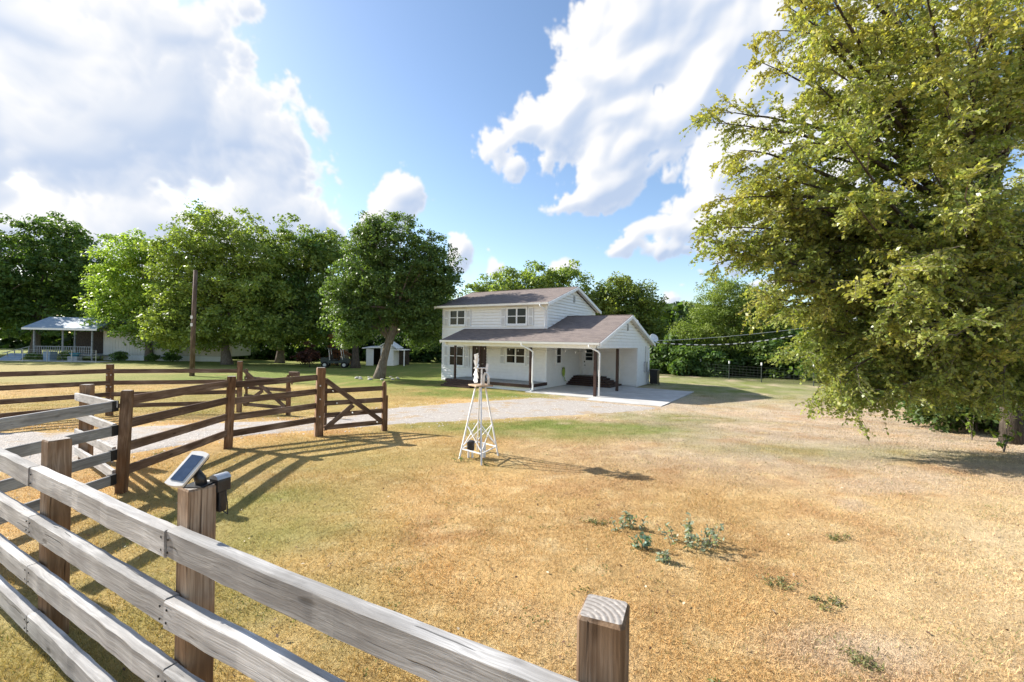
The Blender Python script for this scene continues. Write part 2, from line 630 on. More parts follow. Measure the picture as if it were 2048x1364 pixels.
def m_shingle(name):
    m, w, b = principled(name)
    tc = w.new('ShaderNodeTexCoord')
    o = tc.outputs['Object']
    br = w.new('ShaderNodeTexBrick')
    w.put(br.inputs['Vector'], o)
    br.inputs['Color1'].default_value = (0.9, 0.9, 0.9, 1)
    br.inputs['Color2'].default_value = (0.45, 0.45, 0.45, 1)
    br.inputs['Mortar'].default_value = (0.25, 0.25, 0.25, 1)
    br.inputs['Scale'].default_value = 1.0
    br.inputs['Mortar Size'].default_value = 0.006
    br.inputs['Brick Width'].default_value = 0.33
    br.inputs['Row Height'].default_value = 0.14
    n1 = w.noise(o, 0.7, 4)
    n2 = w.noise(o, 45, 3, 0.7)
    c = w.mix(w.ramp(br.outputs[0], 0.2, 0.95), (0.115, 0.094, 0.085), (0.215, 0.175, 0.155))
    c = w.mix(w.ramp(n2, 0.4, 0.7, 0, 0.5), c, (0.27, 0.235, 0.22))
    c = w.mix(w.ramp(n1, 0.4, 0.7, 0, 0.3), c, (0.15, 0.125, 0.125))
    setp(w, b, c, 0.95, 0.15)
    bump(w, b, w.math('ADD', br.outputs[0], n2), 0.5, 0.012)
    return m


M = {}
M['grey'] = m_wood('weathered_grey_wood', (0.41, 0.40, 0.385), (0.25, 0.24, 0.23), (0.54, 0.53, 0.515), 0, 1.9, True, 0.8, 0.03)
M['brown'] = m_wood('shaded_brown_wood', (0.195, 0.125, 0.082), (0.095, 0.056, 0.036), (0.29, 0.205, 0.15), 0)  # same timber as the grey rails, its shaded side put into the colour
M['brown_v'] = m_wood('shaded_brown_post', (0.24, 0.13, 0.065), (0.12, 0.06, 0.028), (0.33, 0.225, 0.15), 2)  # post version of that timber, shaded side painted in as brown
M['grey_shaded'] = m_wood('shaded_grey_wood', (0.33, 0.32, 0.305), (0.19, 0.18, 0.17), (0.43, 0.42, 0.40), 0, 1.9, True, 0.8, 0.03)  # darker copy of the grey wood, shade of an unlit face painted in
M['greypost'] = m_wood('weathered_post', (0.27, 0.17, 0.095), (0.13, 0.075, 0.04), (0.40, 0.31, 0.23), 2, 1.3)
M['end'] = m_endgrain('post_end_grain', (0.33, 0.30, 0.27), (0.15, 0.125, 0.105))
M['pole'] = m_wood('utility_pole_wood', (0.15, 0.10, 0.075), (0.08, 0.055, 0.04), (0.21, 0.16, 0.125), 2)
M['bark'] = m_plain('bark', (0.13, 0.105, 0.085), (0.24, 0.205, 0.175), 5, 0.95, 0.1, 0.9, (3, 3, 0.7), bdist=0.03)
M['bark_dark'] = m_plain('dark_bark', (0.045, 0.037, 0.030), (0.105, 0.088, 0.072), 6, 0.95, 0.1, 0.9, (3, 3, 0.7), bdist=0.02)
M['twig'] = m_plain('twig_bark', (0.11, 0.09, 0.075), (0.21, 0.18, 0.155), 8, 0.9, 0.1, 0.2)
M['leaf'] = m_leaf('leaf_green', 0.42)
M['leaf_elm'] = m_leaf('leaf_elm', 0.48, 0.34, (1.2, 1.22, 0.5))
M['leaf_dull'] = m_leaf('leaf_dull', 0.15, 0.7, (1, 1, 0.8))
M['blade'] = m_leaf('grass_blade', 0.30, 0.8, (1.1, 1.0, 0.7))
M['ground'] = m_attr_ground('dry_lawn')
M['gravel'] = m_gravel('pale_gravel')
M['concrete'] = m_concrete('pale_concrete')
M['white'] = m_plain('white_siding_paint', (0.83, 0.815, 0.785), (0.88, 0.865, 0.84), 3, 0.55, 0.3, 0.06)
M['trim'] = m_plain('white_trim_paint', (0.82, 0.82, 0.815), (0.88, 0.88, 0.875), 5, 0.5, 0.3, 0.05)
M['shutter'] = m_plain('pale_shutter', (0.47, 0.46, 0.45), (0.53, 0.52, 0.51), 5, 0.6, 0.3, 0.05)
M['soffit'] = m_plain('soffit', (0.70, 0.68, 0.64), (0.76, 0.74, 0.70), 4, 0.7, 0.2, 0.05)
M['shingle'] = m_shingle('brown_shingle')
M['darkbrown'] = m_plain('dark_brown_paint', (0.035, 0.016, 0.012), (0.062, 0.03, 0.022), 9, 0.5, 0.35, 0.2)
M['glass'] = m_plain('window_glass', (0.010, 0.013, 0.014), (0.018, 0.022, 0.022), 1.3, 0.04, 0.22, 0)
M['curtain'] = m_plain('curtain', (0.55, 0.55, 0.52), (0.62, 0.62, 0.60), 8, 0.8, 0.2, 0)
M['black'] = m_plain('black_plastic', (0.012, 0.012, 0.014), (0.03, 0.03, 0.032), 20, 0.4, 0.4, 0.05)
M['steelwhite'] = m_plain('white_painted_steel', (0.66, 0.66, 0.66), (0.80, 0.80, 0.80), 18, 0.45, 0.4, 0.15)
M['steel'] = m_plain('galvanised_steel', (0.42, 0.43, 0.44), (0.60, 0.61, 0.62), 22, 0.4, 0.5, 0.1, metal=0.6)
M['ply'] = m_wood('pale_plywood', (0.50, 0.38, 0.26), (0.38, 0.26, 0.16), (0.60, 0.49, 0.37), 0, 1.0, False, 0.2)
M['panelframe'] = m_plain('pale_plastic', (0.60, 0.57, 0.52), (0.68, 0.65, 0.60), 20, 0.4, 0.4, 0)
M['solar'] = m_plain('solar_cells', (0.03, 0.05, 0.09), (0.045, 0.07, 0.12), 30, 0.06, 0.9, 0)
M['metalroof'] = m_plain('blue_grey_metal', (0.17, 0.24, 0.32), (0.24, 0.32, 0.40), 3, 0.65, 0.3, 0.1)
M['beige'] = m_plain('beige_cladding', (0.68, 0.65, 0.60), (0.75, 0.72, 0.67), 3, 0.7, 0.2, 0.1)
M['greywood'] = m_plain('grey_deck_wood', (0.25, 0.26, 0.27), (0.40, 0.42, 0.43), 5, 0.8, 0.2, 0.2)
M['rubber'] = m_plain('tyre_rubber', (0.015, 0.015, 0.015), (0.03, 0.03, 0.03), 20, 0.9, 0.2, 0.1)
M['darkmetal'] = m_plain('dark_green_metal', (0.025, 0.035, 0.03), (0.05, 0.06, 0.055), 10, 0.5, 0.4, 0.1)
M['hose'] = m_plain('lime_hose', (0.30, 0.42, 0.05), (0.40, 0.52, 0.09), 10, 0.5, 0.4, 0)
M['blue'] = m_plain('blue_plastic', (0.05, 0.25, 0.36), (0.08, 0.33, 0.44), 10, 0.4, 0.4, 0)
M['stone'] = m_plain('pale_stone', (0.40, 0.37, 0.33), (0.58, 0.55, 0.50), 12, 0.9, 0.2, 0.4)
M['straw'] = m_plain('dry_straw', (0.55, 0.42, 0.25), (0.68, 0.57, 0.38), 12, 0.9, 0.1, 0)


def m_stripe():
    m, w, b = principled('wrapped_cable')
    tc = w.new('ShaderNodeTexCoord')
    sx = w.new('ShaderNodeSeparateXYZ')
    w.put(sx.inputs[0], tc.outputs['Object'])
    f = w.math('FRACT', w.math('MULTIPLY', sx.outputs[0], 1.9))
    setp(w, b, w.mix(w.ramp(f, 0.48, 0.52), (0.03, 0.03, 0.03), (0.62, 0.62, 0.60)), 0.5, 0.3)
    return m


M['stripe'] = m_stripe()


def attr_mesh(name, V, F, C, mat, parent=None, nper=4):
    """big mesh from numpy arrays with a per-vertex colour"""
    me = bpy.data.meshes.new(name)
    nv, nf = len(V), len(F)
    me.vertices.add(nv)
    me.vertices.foreach_set('co', np.asarray(V, np.float32).ravel())
    me.loops.add(nf * nper)
    me.loops.foreach_set('vertex_index', np.asarray(F, np.int32).ravel())
    me.polygons.add(nf)
    me.polygons.foreach_set('loop_start', np.arange(0, nf * nper, nper, dtype=np.int32))
    me.update(calc_edges=True)
    ca = me.color_attributes.new('Col', 'FLOAT_COLOR', 'POINT')
    cc = np.ones((nv, 4), np.float32)
    cc[:, :3] = C
    ca.data.foreach_set('color', cc.ravel())
    me.materials.append(mat)
    o = bpy.data.objects.new(name, me)
    return link(o, parent)


# ------------------------------------------------------------------ ground and lawn colour
DRV_UP = [(-26, 12.0), (-17, 10.6), (-12.66, 10.92), (-10.98, 11.09), (-10.1, 12.33), (-8.23, 13.39), (-6.7, 13.99), (-5.78, 15.6), (-5.19, 18.0), (-2.83, 20.45), (-0.55, 22.1), (1.2, 23.2), (2.6, 22.7), (4.3, 21.4)]
DRV_LO = [(-24, 1.2), (-15, 2.6), (-11, 4.6), (-8.6, 6.6), (-7.44, 8.51), (-6.99, 9.61), (-6.4, 10.75), (-5.1, 11.85), (-3.29, 13.1), (-1.63, 14.18), (-0.36, 15.03), (2.39, 16.5), (5.2, 18.3), (6.6, 19.7)]


def resample(P, n):
    P = np.array(P, float)
    s = np.r_[0, np.cumsum(np.linalg.norm(np.diff(P, axis=0), axis=1))]
    t = np.linspace(0, s[-1], n)
    return np.c_[np.interp(t, s, P[:, 0]), np.interp(t, s, P[:, 1])]


def inpoly(x, y, P):
    c = np.zeros(len(x), bool)
    j = len(P) - 1
    for i in range(len(P)):
        xi, yi = P[i]
        xj, yj = P[j]
        with np.errstate(divide='ignore', invalid='ignore'):
            k = ((yi > y) != (yj > y)) & (x < (xj - xi) * (y - yi) / (yj - yi + 1e-12) + xi)
        c ^= k
        j = i
    return c


HO = (4.58, 23.6, -0.62)
HR = -math.atan2(0.5417, 0.8406)


def hloc(x, y):
    dx, dy = x - HO[0], y - HO[1]
    return dx * 0.8406 - dy * 0.5417, dx * 0.5417 + dy * 0.8406


def blob(x, y, cx, cy, rx, ry, soft=0.5):
    d = np.sqrt(((x - cx) / rx) ** 2 + ((y - cy) / ry) ** 2) + (fbm(x, y, 0.7, 3, 5) - 0.5) * 0.9
    return np.clip((1 + soft - d) / (2 * soft), 0, 1)


def mixc(a, b, t):
    return a * (1 - t[:, None]) + np.asarray(b) * t[:, None]


def lawn_colour(x, y):
    n = fbm(x, y, 0.35, 4, 1)
    n2 = fbm(x, y, 1.6, 4, 9)
    n3 = fbm(x, y, 4.5, 3, 21)
    c = np.tile(np.array([0.402, 0.262, 0.113]), (len(x), 1))                      # golden dry
    c = mixc(c, (0.455, 0.362, 0.230), np.clip((x - 2.0 + (n - 0.5) * 6) / 5, 0, 1) * np.clip((9 - y) / 4, 0, 1))   # paler straw, right foreground
    c = mixc(c, (0.375, 0.302, 0.225), np.clip((x - 0.5 + (n - .5) * 4) / 4, 0, 1) * np.clip((y - 6.5) / 3, 0, 1))   # pinkish thin turf
    st = 0.5 + 0.5 * np.sin((x * 0.50 + y * 0.87) * 2.1 + n * 4)
    c = mixc(c, (0.27, 0.205, 0.145), st * np.clip((x - 1) / 3, 0, 1) * np.clip((y - 6) / 3, 0, 1) * np.clip((22 - y) / 6, 0, 1) * 0.5)
    c = mixc(c, (0.32, 0.185, 0.085), np.clip((n2 - 0.56) * 6, 0, 1) * 0.55)
    c = c * (0.80 + 0.42 * fbm(x, y, 0.55, 4, 61))[:, None]         # rusty patches
    c = mixc(c, (0.52, 0.40, 0.22), np.clip((n3 - 0.60) * 6, 0, 1) * 0.5)
    g = blob(x, y, 1.2, 13.3, 4.2, 1.9) * 0.85                                        # green along the drive
    g = np.maximum(g, blob(x, y, 5.8, 16.5, 2.6, 2.0) * 0.55)
    g = np.maximum(g, blob(x, y, -3.6, 5.6, 1.6, 1.6) * 0.6)                        # greener behind the near fence
    g = np.maximum(g, blob(x, y, -3.2, 3.5, 1.6, 1.2) * 0.5)
    g = np.maximum(g, blob(x, y, -1.0, 2.4, 1.6, 1.2) * 0.22)
    g = np.maximum(g, blob(x, y, -3.6, 8.8, 2.8, 1.8) * 0.35)
    g = np.maximum(g, blob(x, y, -13, 20, 9, 6) * 0.55)
    g = np.maximum(g, np.clip((y - 23 + (n - .5) * 6) / 6, 0, 1) * np.clip((4 - x) / 6, 0, 1))       # lawn under the trees
    g = np.maximum(g, np.clip((y - 19 + (n - .5) * 5) / 8, 0, 1) * np.clip((x - 6) / 6, 0, 1) * 0.75)
    g = np.maximum(g, blob(x, y, 7.5, 10.2, 3.5, 1.0) * 0.35)
    g = np.maximum(g, blob(x, y, -2.2, 24.4, 5.5, 2.2) * 0.95)
    g = np.clip(g * (0.45 + 1.1 * n2), 0, 1)
    c = mixc(c, (0.135, 0.165, 0.038), g)
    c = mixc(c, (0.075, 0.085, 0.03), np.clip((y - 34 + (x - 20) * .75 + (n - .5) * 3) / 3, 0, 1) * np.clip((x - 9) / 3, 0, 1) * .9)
    far = np.clip((-x - 22) / 12, 0, 1) * np.clip((46 - y) / 8, 0, 1)
    c = mixc(c, (0.34, 0.26, 0.12), far * 0.7)
    soil = np.clip((fbm(x, y, 0.9, 3, 33) - 0.64) * 9, 0, 1) * np.clip((y - 2) / 2, 0, 1) * np.clip((x + 0.5) / 3, 0, 1)
    soil = np.maximum(soil, blob(x, y, 2.8, 3.35, 0.65, 0.28) * 0.9)
    c = mixc(c, (0.40, 0.31, 0.22), soil * 0.75)
    return c * 1.38


def build_ground():
    def axis(lo, hi, n, c, k):
        t = np.linspace(-1, 1, n)
        s = np.sinh(t * k) / math.sinh(k)
        return np.where(s < 0, c + s * (c - lo), c + s * (hi - c))
    xs = axis(-700, 700, 300, 0.0, 6.0)
    ys = axis(-300, 900, 320, 6.0, 6.0)
    X, Y = np.meshgrid(xs, ys)
    x, y = X.ravel(), Y.ravel()
    z = gz(x, y) + (fbm(x, y, 0.8, 3, 3) - 0.5) * 0.05 * np.clip(1 - np.hypot(x, y) / 60, 0, 1)
    V = np.c_[x, y, z]
    nx, ny = len(xs), len(ys)
    i = np.arange(nx - 1)[None, :] + nx * np.arange(ny - 1)[:, None]
    i = i.ravel()
    F = np.c_[i, i + 1, i + 1 + nx, i + nx]
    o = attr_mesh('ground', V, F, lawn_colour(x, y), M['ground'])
    o.data.polygons.foreach_set('use_smooth', [True] * len(o.data.polygons))
    return tag(o, kind='structure')


build_ground()


def gh(x, y):
    """height of the ground sheet"""
    return gz(x, y) + (fbm(x, y, 0.8, 3, 3) - 0.5) * 0.05 * np.clip(1 - np.hypot(x, y) / 60, 0, 1)


def build_drive():
    n, k = 150, 14
    U, Lo = resample(DRV_UP, n), resample(DRV_LO, n)
    je = (rng.random((n, 2)) - 0.5) * 0.22
    t = np.linspace(0, 1, k)
    V = []
    for i in range(n):
        a = U[i] + (U[i] - Lo[i]) / np.linalg.norm(U[i] - Lo[i]) * (je[i, 0] + 0.35 * (vnoise(i * 0.13, 0, 1, 2) - .5))
        b = Lo[i] + (Lo[i] - U[i]) / np.linalg.norm(U[i] - Lo[i]) * (je[i, 1] + 0.35 * (vnoise(i * 0.13, 9, 1, 4) - .5))
        for s in t:
            p = a * (1 - s) + b * s
            V.append((p[0], p[1], float(gh(p[0], p[1])) + 0.016 - (0.035 if s in (0, 1) else 0)))
    m = MB()
    m.quadset(V, [(i * k + j, i * k + j + 1, (i + 1) * k + j + 1, (i + 1) * k + j) for i in range(n - 1) for j in range(k - 1)])
    tag(m.build('gravel_drive', M['gravel'], smooth=True), kind='structure')
    # loose stones along the drive
    cnt = 5200
    i = rng.integers(0, n, cnt)
    s = np.clip(rng.normal(0.5, 0.36, cnt), -0.12, 1.12)
    p = U[i] * (1 - s)[:, None] + Lo[i] * s[:, None] + rng.normal(0, 0.12, (cnt, 2))
    ok = (p[:, 1] > 5) & (p[:, 0] > -15)
    p = p[ok]
    r = rng.uniform(0.008, 0.026, len(p))
    base = np.array([(1, 0, 0), (0, 1, 0), (-1, 0, 0), (0, -1, 0), (0, 0, 0.8)])
    V = base[None] * r[:, None, None]
    V = V + np.c_[p, gh(p[:, 0], p[:, 1]) + 0.014][:, None]
    b = np.arange(len(p)) * 5
    F = np.concatenate([np.c_[b, b + 1, b + 4], np.c_[b + 1, b + 2, b + 4], np.c_[b + 2, b + 3, b + 4], np.c_[b + 3, b, b + 4]])
    g = rng.uniform(0.42, 0.72, len(p))
    C = np.repeat(np.c_[g, g * 0.95, g * 0.88], 5, 0)
    o = attr_mesh('loose_stones', V.reshape(-1, 3), F, C, M['leaf_dull'], None, 3)
    tag(o, 'pale loose stones scattered over the gravel drive', 'stones', kind='stuff')


build_drive()


def build_grass():
    N = 980000
    d = 1.0 + 25 * rng.random(N) ** 1.75
    x = (rng.random(N) * 2 - 1) * (1.28 * d + 0.4)
    y = d
    poly = np.array(DRV_UP + DRV_LO[::-1])
    keep = ~inpoly(x + rng.normal(0, .10, N), y + rng.normal(0, .10, N), poly)
    hx, hy = hloc(x, y)
    keep &= ~((hx > -13.2) & (hx < 3.9) & (hy > -1.5) & (hy < 10))
    dens = fbm(x, y, 1.3, 3, 14)
    keep &= rng.random(N) < np.clip(0.25 + 1.5 * (dens - 0.25), 0.15, 1)
    x, y, d = x[keep], y[keep], d[keep]
    n = len(x)
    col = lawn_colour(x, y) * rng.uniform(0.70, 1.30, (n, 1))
    strawy = rng.random(n) < 0.08
    col[strawy] = np.array([0.56, 0.42, 0.20]) * rng.uniform(0.7, 1.15, (strawy.sum(), 1))
    gr = rng.random(n) < 0.035 + 0.22 * np.clip(fbm(x, y, 2.2, 2, 40) - .62, 0, 1) * 3
    col[gr] = np.array([0.13, 0.19, 0.045]) * rng.uniform(0.7, 1.3, (gr.sum(), 1))
    h = rng.uniform(0.012, 0.042, n) * (0.7 + 0.6 * fbm(x, y, 1.1, 3, 77))
    w = rng.uniform(0.0011, 0.0026, n) * (1 + 0.13 * d)
    a = rng.random(n) * 2 * math.pi
    lean = rng.uniform(0.2, 1.5, n)
    la = rng.random(n) * 2 * math.pi
    z = gh(x, y)
    b0 = np.c_[x - np.cos(a) * w, y - np.sin(a) * w, z - 0.004]
    b1 = np.c_[x + np.cos(a) * w, y + np.sin(a) * w, z - 0.004]
    tp = np.c_[x + np.cos(la) * lean * h, y + np.sin(la) * lean * h, z + h]
    V = np.stack([b0, b1, tp], 1).reshape(-1, 3)
    F = np.arange(n * 3).reshape(-1, 3)
    o = attr_mesh('grass', V, F, np.repeat(col, 3, 0), M['blade'], None, 3)
    tag(o, 'short dry golden grass covering the yard', 'grass', kind='stuff')
    # fallen leaves and straw bits
    k = 1500
    d = 1.3 + 17 * rng.random(k) ** 1.4
    x = (rng.random(k) * 2 - 1) * 1.2 * d
    y = d
    keep = ~inpoly(x, y, poly)
    x, y = x[keep], y[keep]
    k = len(x)
    c = np.c_[x, y, gh(x, y) + rng.uniform(0.012, 0.035, k)]
    sz = rng.uniform(0.008, 0.024, k)
    pal = np.array([(0.14, 0.075, 0.04), (0.22, 0.13, 0.07), (0.58, 0.48, 0.34), (0.10, 0.06, 0.04)])
    tag(leaf_cloud('fallen_leaves', c, sz, pal[rng.integers(0, 4, k)], M['leaf_dull'], None, 0.55, up=1.5), 'small dry brown leaves and bits of straw strewn on the lawn', 'leaves', kind='stuff')


def leaf_cloud(name, C, S, COLR, mat, parent, aspect=0.55, up=0.35, out=None, droop=0.0, axis=None):
    """leaf-shaped quads: centres C, half-length S, colours COLR"""
    n = len(C)
    nrm = rng.normal(0, 1, (n, 3))
    nrm[:, 2] = np.abs(nrm[:, 2]) + up
    if out is not None:
        nrm += out
    nrm /= np.linalg.norm(nrm, axis=1, keepdims=True)
    t = rng.normal(0, 1, (n, 3)) if axis is None else axis + rng.normal(0, 0.55, (n, 3))
    t[:, 2] -= droop
    t -= nrm * (t * nrm).sum(1, keepdims=True)
    t /= np.linalg.norm(t, axis=1, keepdims=True) + 1e-9
    b = np.cross(nrm, t)
    L = t * S[:, None]
    B = b * (S * aspect)[:, None]
    mid = C + nrm * (S * 0.12)[:, None]
    V = np.stack([C - L, mid - B + L * 0.05, C + L, mid + B + L * 0.05], 1).reshape(-1, 3)
    F = np.arange(n * 4).reshape(-1, 4)
    return attr_mesh(name, V, F, np.repeat(COLR, 4, 0), mat, parent)


build_grass()

# ------------------------------------------------------------------ the house
H = empty('white_house', HO, HR, 'white two-storey house with brown shingle roofs, front porch and open carport', 'house')


def siding(name, parent, p0, ux, z0, z1, left, right, nrm, pitch=0.2):
    """lap boards on a wall: p0 origin, ux unit along wall, left(z)/right(z) give the ends"""
    m = MB()
    p0, ux, nrm = Vector(p0), Vector(ux), Vector(nrm)
    z = z0
    while z < z1 - 1e-3:
        zt = min(z + pitch, z1)
        la, ra, lb, rb = left(z), right(z), left(zt), right(zt)
        if ra - la > 0.02 or rb - lb > 0.02:
            def P(s, h, o):
                q = p0 + ux * s + nrm * o
                return (q.x, q.y, h)
            m.quadset([P(la, z + .022, 0.045), P(ra, z + .022, 0.045), P(rb, zt, 0.006), P(lb, zt, 0.006), P(la, z + .022, -0.02), P(ra, z + .022, -0.02)],
                      [(0, 1, 2, 3), (4, 5, 1, 0)])
        z = zt
    return m.build(name, M['white'], parent, recalc=False)


XL, XR, YF, YB = -12.8, -4.2, 2.07, 9.9
# wall cores
m = MB()
m.box(XL + .01, YF + .01, 0.0, XR - .01, YB - .01, 5.28)
m.prism([(YF + .01, 5.28), (YB - .01, 5.28), (5.985, 6.60)], 0, XL + .02, XR - .02)
m.build('wall', M['white'], H)
m = MB()
m.box(XR, 7.11, 0.0, -0.01, YB, 2.80)
m.build('wall', M['white'], H)
Lc = lambda v: (lambda z: v)
siding('siding', H, (XL, YF, 0), (1, 0, 0), 0.05, 5.30, Lc(0), Lc(XR - XL), (0, -1, 0))
siding('siding', H, (XL, YF, 0), (0, 1, 0), 0.05, 5.28, Lc(0), Lc(YB - YF), (-1, 0, 0))
siding('siding', H, (XR, YF, 0), (0, 1, 0), 0.05, 6.72, lambda z: max(0, (z - 5.30) / 0.33), lambda z: min(YB - YF, YB - YF - (z - 5.30) / 0.33), (1, 0, 0))
siding('siding', H, (XR, 7.10, 0), (1, 0, 0), 0.08, 2.80, Lc(0.0), Lc(-XR), (0, -1, 0))
siding('siding', H, (0, 7.10, 0), (0, 1, 0), 0.05, 2.72, Lc(0), Lc(YB - 7.10), (1, 0, 0))
# carport gable
yr = 4.95
siding('siding', H, (0.0, 0, 0), (0, 1, 0), 2.62, 4.52, lambda z: max(-.15, (z - 2.95) / .33 - .35), lambda z: min(10.05, 10.25 - (z - 2.95) / .33), (1, 0, 0), 0.19)
m = MB()
m.prism([(-.12, 2.62), (10.0, 2.62), (10.0, 2.85), (yr, 4.45), (-.12, 2.85)], 0, -0.12, -0.012)
m.build('gable_wall', M['white'], H)
m = MB()
m.box(XR + .02, 0.08, 2.72, -0.13, 7.08, 2.78)
m.build('carport_ceiling', M['soffit'], H)
m = MB()
m.box(-10.36, 0.08, 2.72, XR + .02, YF - .03, 2.78)
m.build('porch_ceiling', M['soffit'], H)
m = MB()
m.box(-10.5, -0.05, 2.60, -0.13, 0.07, 2.815)
m.box(-10.5, 0.08, 2.60, -10.38, YF - .03, 2.815)
m.box(-10.75, -0.40, 2.795, 0.25, -.052, 2.812)
m.build('porch_beam', M['trim'], H)
# corner boards
for (x, y, z1) in ((XL, YF, 5.28), (XR, YF, 5.28), (0.0, 7.10, 2.62), (0.0, YB, 2.62)):
    MB().box(x - .06, y - .04, 0.02, x + .04, y + .06, z1).build('corner_board', M['trim'], H)


def slope_sheet(x0, x1, y0, z0, y1, z1, th=0.11):
    """roof slab in a frame of its own so that shingle courses run along x; returns an object"""
    L = math.hypot(y1 - y0, z1 - z0)
    o = MB().box(0, 0, -th, x1 - x0, L, 0).build('roof', M['shingle'], H)
    o.location = (x0, y0, z0)
    o.rotation_euler = (math.atan2(z1 - z0, y1 - y0), 0, 0)
    return o


rf = slope_sheet(-13.25, -3.88, 1.66, 5.40, 5.985, 6.83)
r2 = MB().box(0, 0, -.11, 9.37, 4.55, 0).build('roof', M['shingle'], H)
r2.location = (-3.88, 10.31, 5.40)
r2.rotation_euler = (math.atan2(1.43, 4.325), 0, math.pi)
slope_sheet(-10.8, -4.17, -0.40, 2.95, YF - .02, 3.766)
slope_sheet(-4.168, 0.32, -0.40, 2.95, yr, 4.715)
r3 = MB().box(0, 0, -.11, 4.48, 5.63, 0).build('roof', M['shingle'], H)
r3.location = (0.32, 10.30, 2.95)
r3.rotation_euler = (math.atan2(1.765, 5.35), 0, math.pi)
MB().box(-13.2, 5.90, 6.80, -3.9, 6.07, 6.845).build('ridge_cap', M['shingle'], H)
MB().box(-4.15, yr - .09, 4.69, .3, yr + .09, 4.735).build('ridge_cap', M['shingle'], H)


def gutter(x0, x1, y, z):
    m = MB()
    m.prism([(y - .13, z), (y - .10, z - .12), (y - .005, z - .12), (y - .005, z)], 0, x0, x1)
    m.build('gutter', M['trim'], H)


gutter(-13.25, -3.86, 1.655, 5.385)
gutter(-10.8, 0.30, -0.405, 2.935)


def rake(x, pts):
    for (a, b) in zip(pts[:-1], pts[1:]):
        m = MB()
        (ya, za), (yb, zb) = a, b
        m.prism([(ya, za - .20), (yb, zb - .20), (yb, zb - .005), (ya, za - .005)], 0, x, x + .045)
        m.build('rake_board', M['trim'], H)


rake(-3.878, [(1.62, 5.375), (5.985, 6.815), (10.35, 5.375)])
rake(-13.297, [(1.62, 5.375), (5.985, 6.815), (10.35, 5.375)])
rake(0.322, [(-.44, 2.925), (yr, 4.70), (10.34, 2.925)])
rake(-10.847, [(-.44, 2.925), (YF - .04, 3.75)])
MB().box(-13.2, 1.66, 5.24, -3.9, YF - .03, 5.27).build('soffit', M['soffit'], H)
for (y0, z0, y1, z1) in ((1.66, 5.27, 5.98, 6.70), (10.31, 5.27, 5.99, 6.70)):
    MB().beam((-4.02, y0, z0), (-4.02, y1, z1), .25, .02).build('soffit', M['soffit'], H)
for (y0, z0, y1, z1) in ((-.36, 2.82, yr, 4.58), (10.26, 2.82, yr, 4.58)):
    MB().beam((.175, y0, z0), (.175, y1, z1), .28, .02).build('soffit', M['soffit'], H)
# triangular infill at the porch roof's end
MB().prism([(-.2, 2.62), (YF - .03, 2.62), (YF - .03, 3.62), (-.2, 2.90)], 0, -10.60, -10.5).build('porch_end_wall', M['white'], H)
# gable vents
for (x, y, z0, z1) in ((XR, 5.985, 5.72, 6.22), (0.0, yr, 3.72, 4.18)):
    m = MB().box(x + .03, y - .13, z0, x + .055, y + .13, z1)
    v = m.build('gable_vent', M['shutter'], H)
    m = MB()
    for k in range(6):
        zz = z0 + .05 + k * (z1 - z0 - .1) / 6
        m.box(x + .055, y - .10, zz, x + .075, y + .10, zz + .03)
    m.build('louvre', M['greywood'], v)


def window(x0, x1, z0, z1, plane='front', pos=YF, lights=2, curtain=False):
    """window in wall; plane 'front' faces -y, 'side' faces +x"""
    def bx(m, a, b, c, d, o0, o1):
        if plane == 'front':
            m.box(a, pos - o1, c, b, pos - o0, d)
        else:
            m.box(pos + o0, a, c, pos + o1, b, d)
        return m
    f = .055
    m = MB()
    bx(m, x0 - .07, x1 + .07, z0 - .09, z0 - .002, .0, .11)
    bx(m, x0 - .07, x1 + .07, z1 + .002, z1 + .07, .0, .095)
    bx(m, x0 - .07, x0 - .001, z0, z1, .0, .095)
    bx(m, x1 + .001, x1 + .07, z0, z1, .0, .095)
    w = m.build('window', M['trim'], H)
    n = lights
    W = (x1 - x0) / n
    for i in range(n):
        a, b = x0 + i * W, x0 + (i + 1) * W
        m = MB()
        zm = (z0 + z1) / 2
        bx(m, a + .002, a + f, z0 + .002, z1 - .002, .048, .082)
        bx(m, b - f, b - .002, z0 + .002, z1 - .002, .048, .082)
        bx(m, a + f + .001, b - f - .001, z0 + .002, z0 + f, .048, .082)
        bx(m, a + f + .001, b - f - .001, z1 - f, z1 - .002, .048, .082)
        bx(m, a + f + .001, b - f - .001, zm - .025, zm + .025, .048, .084)
        m.build('sash', M['trim'], w)
        for (c, d) in ((z0 + f, zm - .025), (zm + .025, z1 - f)):
            bx(MB(), a + f, b - f, c, d, .056, .062).build('pane', M['glass'], w)
    return w


def shutter(x0, x1, z0, z1):
    y = YF
    m = MB()
    m.box(x0, y - .085, z0, x1, y - .048, z1)
    s = m.build('shutter', M['trim'], H)
    zm = (z0 + z1) / 2
    for (c, d) in ((z0 + .06, zm - .04), (zm + .04, z1 - .06)):
        m = MB()
        n = max(5, int((d - c) / .055))
        for k in range(n):
            zz = c + (d - c) * k / n
            m.quadset([(x0 + .05, y - .100, zz), (x1 - .05, y - .100, zz), (x1 - .05, y - .087, zz + .035), (x0 + .05, y - .087, zz + .035)], [(0, 1, 2, 3)])
        m.build('louvre', M['shutter'], s, recalc=False)


for (x0, x1, z0, z1) in ((-12.12, -10.72, 4.01, 5.09), (-7.16, -5.66, 4.04, 5.12), (-12.12, -10.80, 1.12, 2.52), (-7.18, -5.72, 1.48, 2.52)):
    window(x0, x1, z0, z1)
    shutter(x0 - .50, x0 - .12, z0 - .06, z1 + .03)
    shutter(x1 + .12, x1 + .50, z0 - .06, z1 + .03)
window(3.35, 4.03, 1.52, 2.60, 'side', XR, 1)
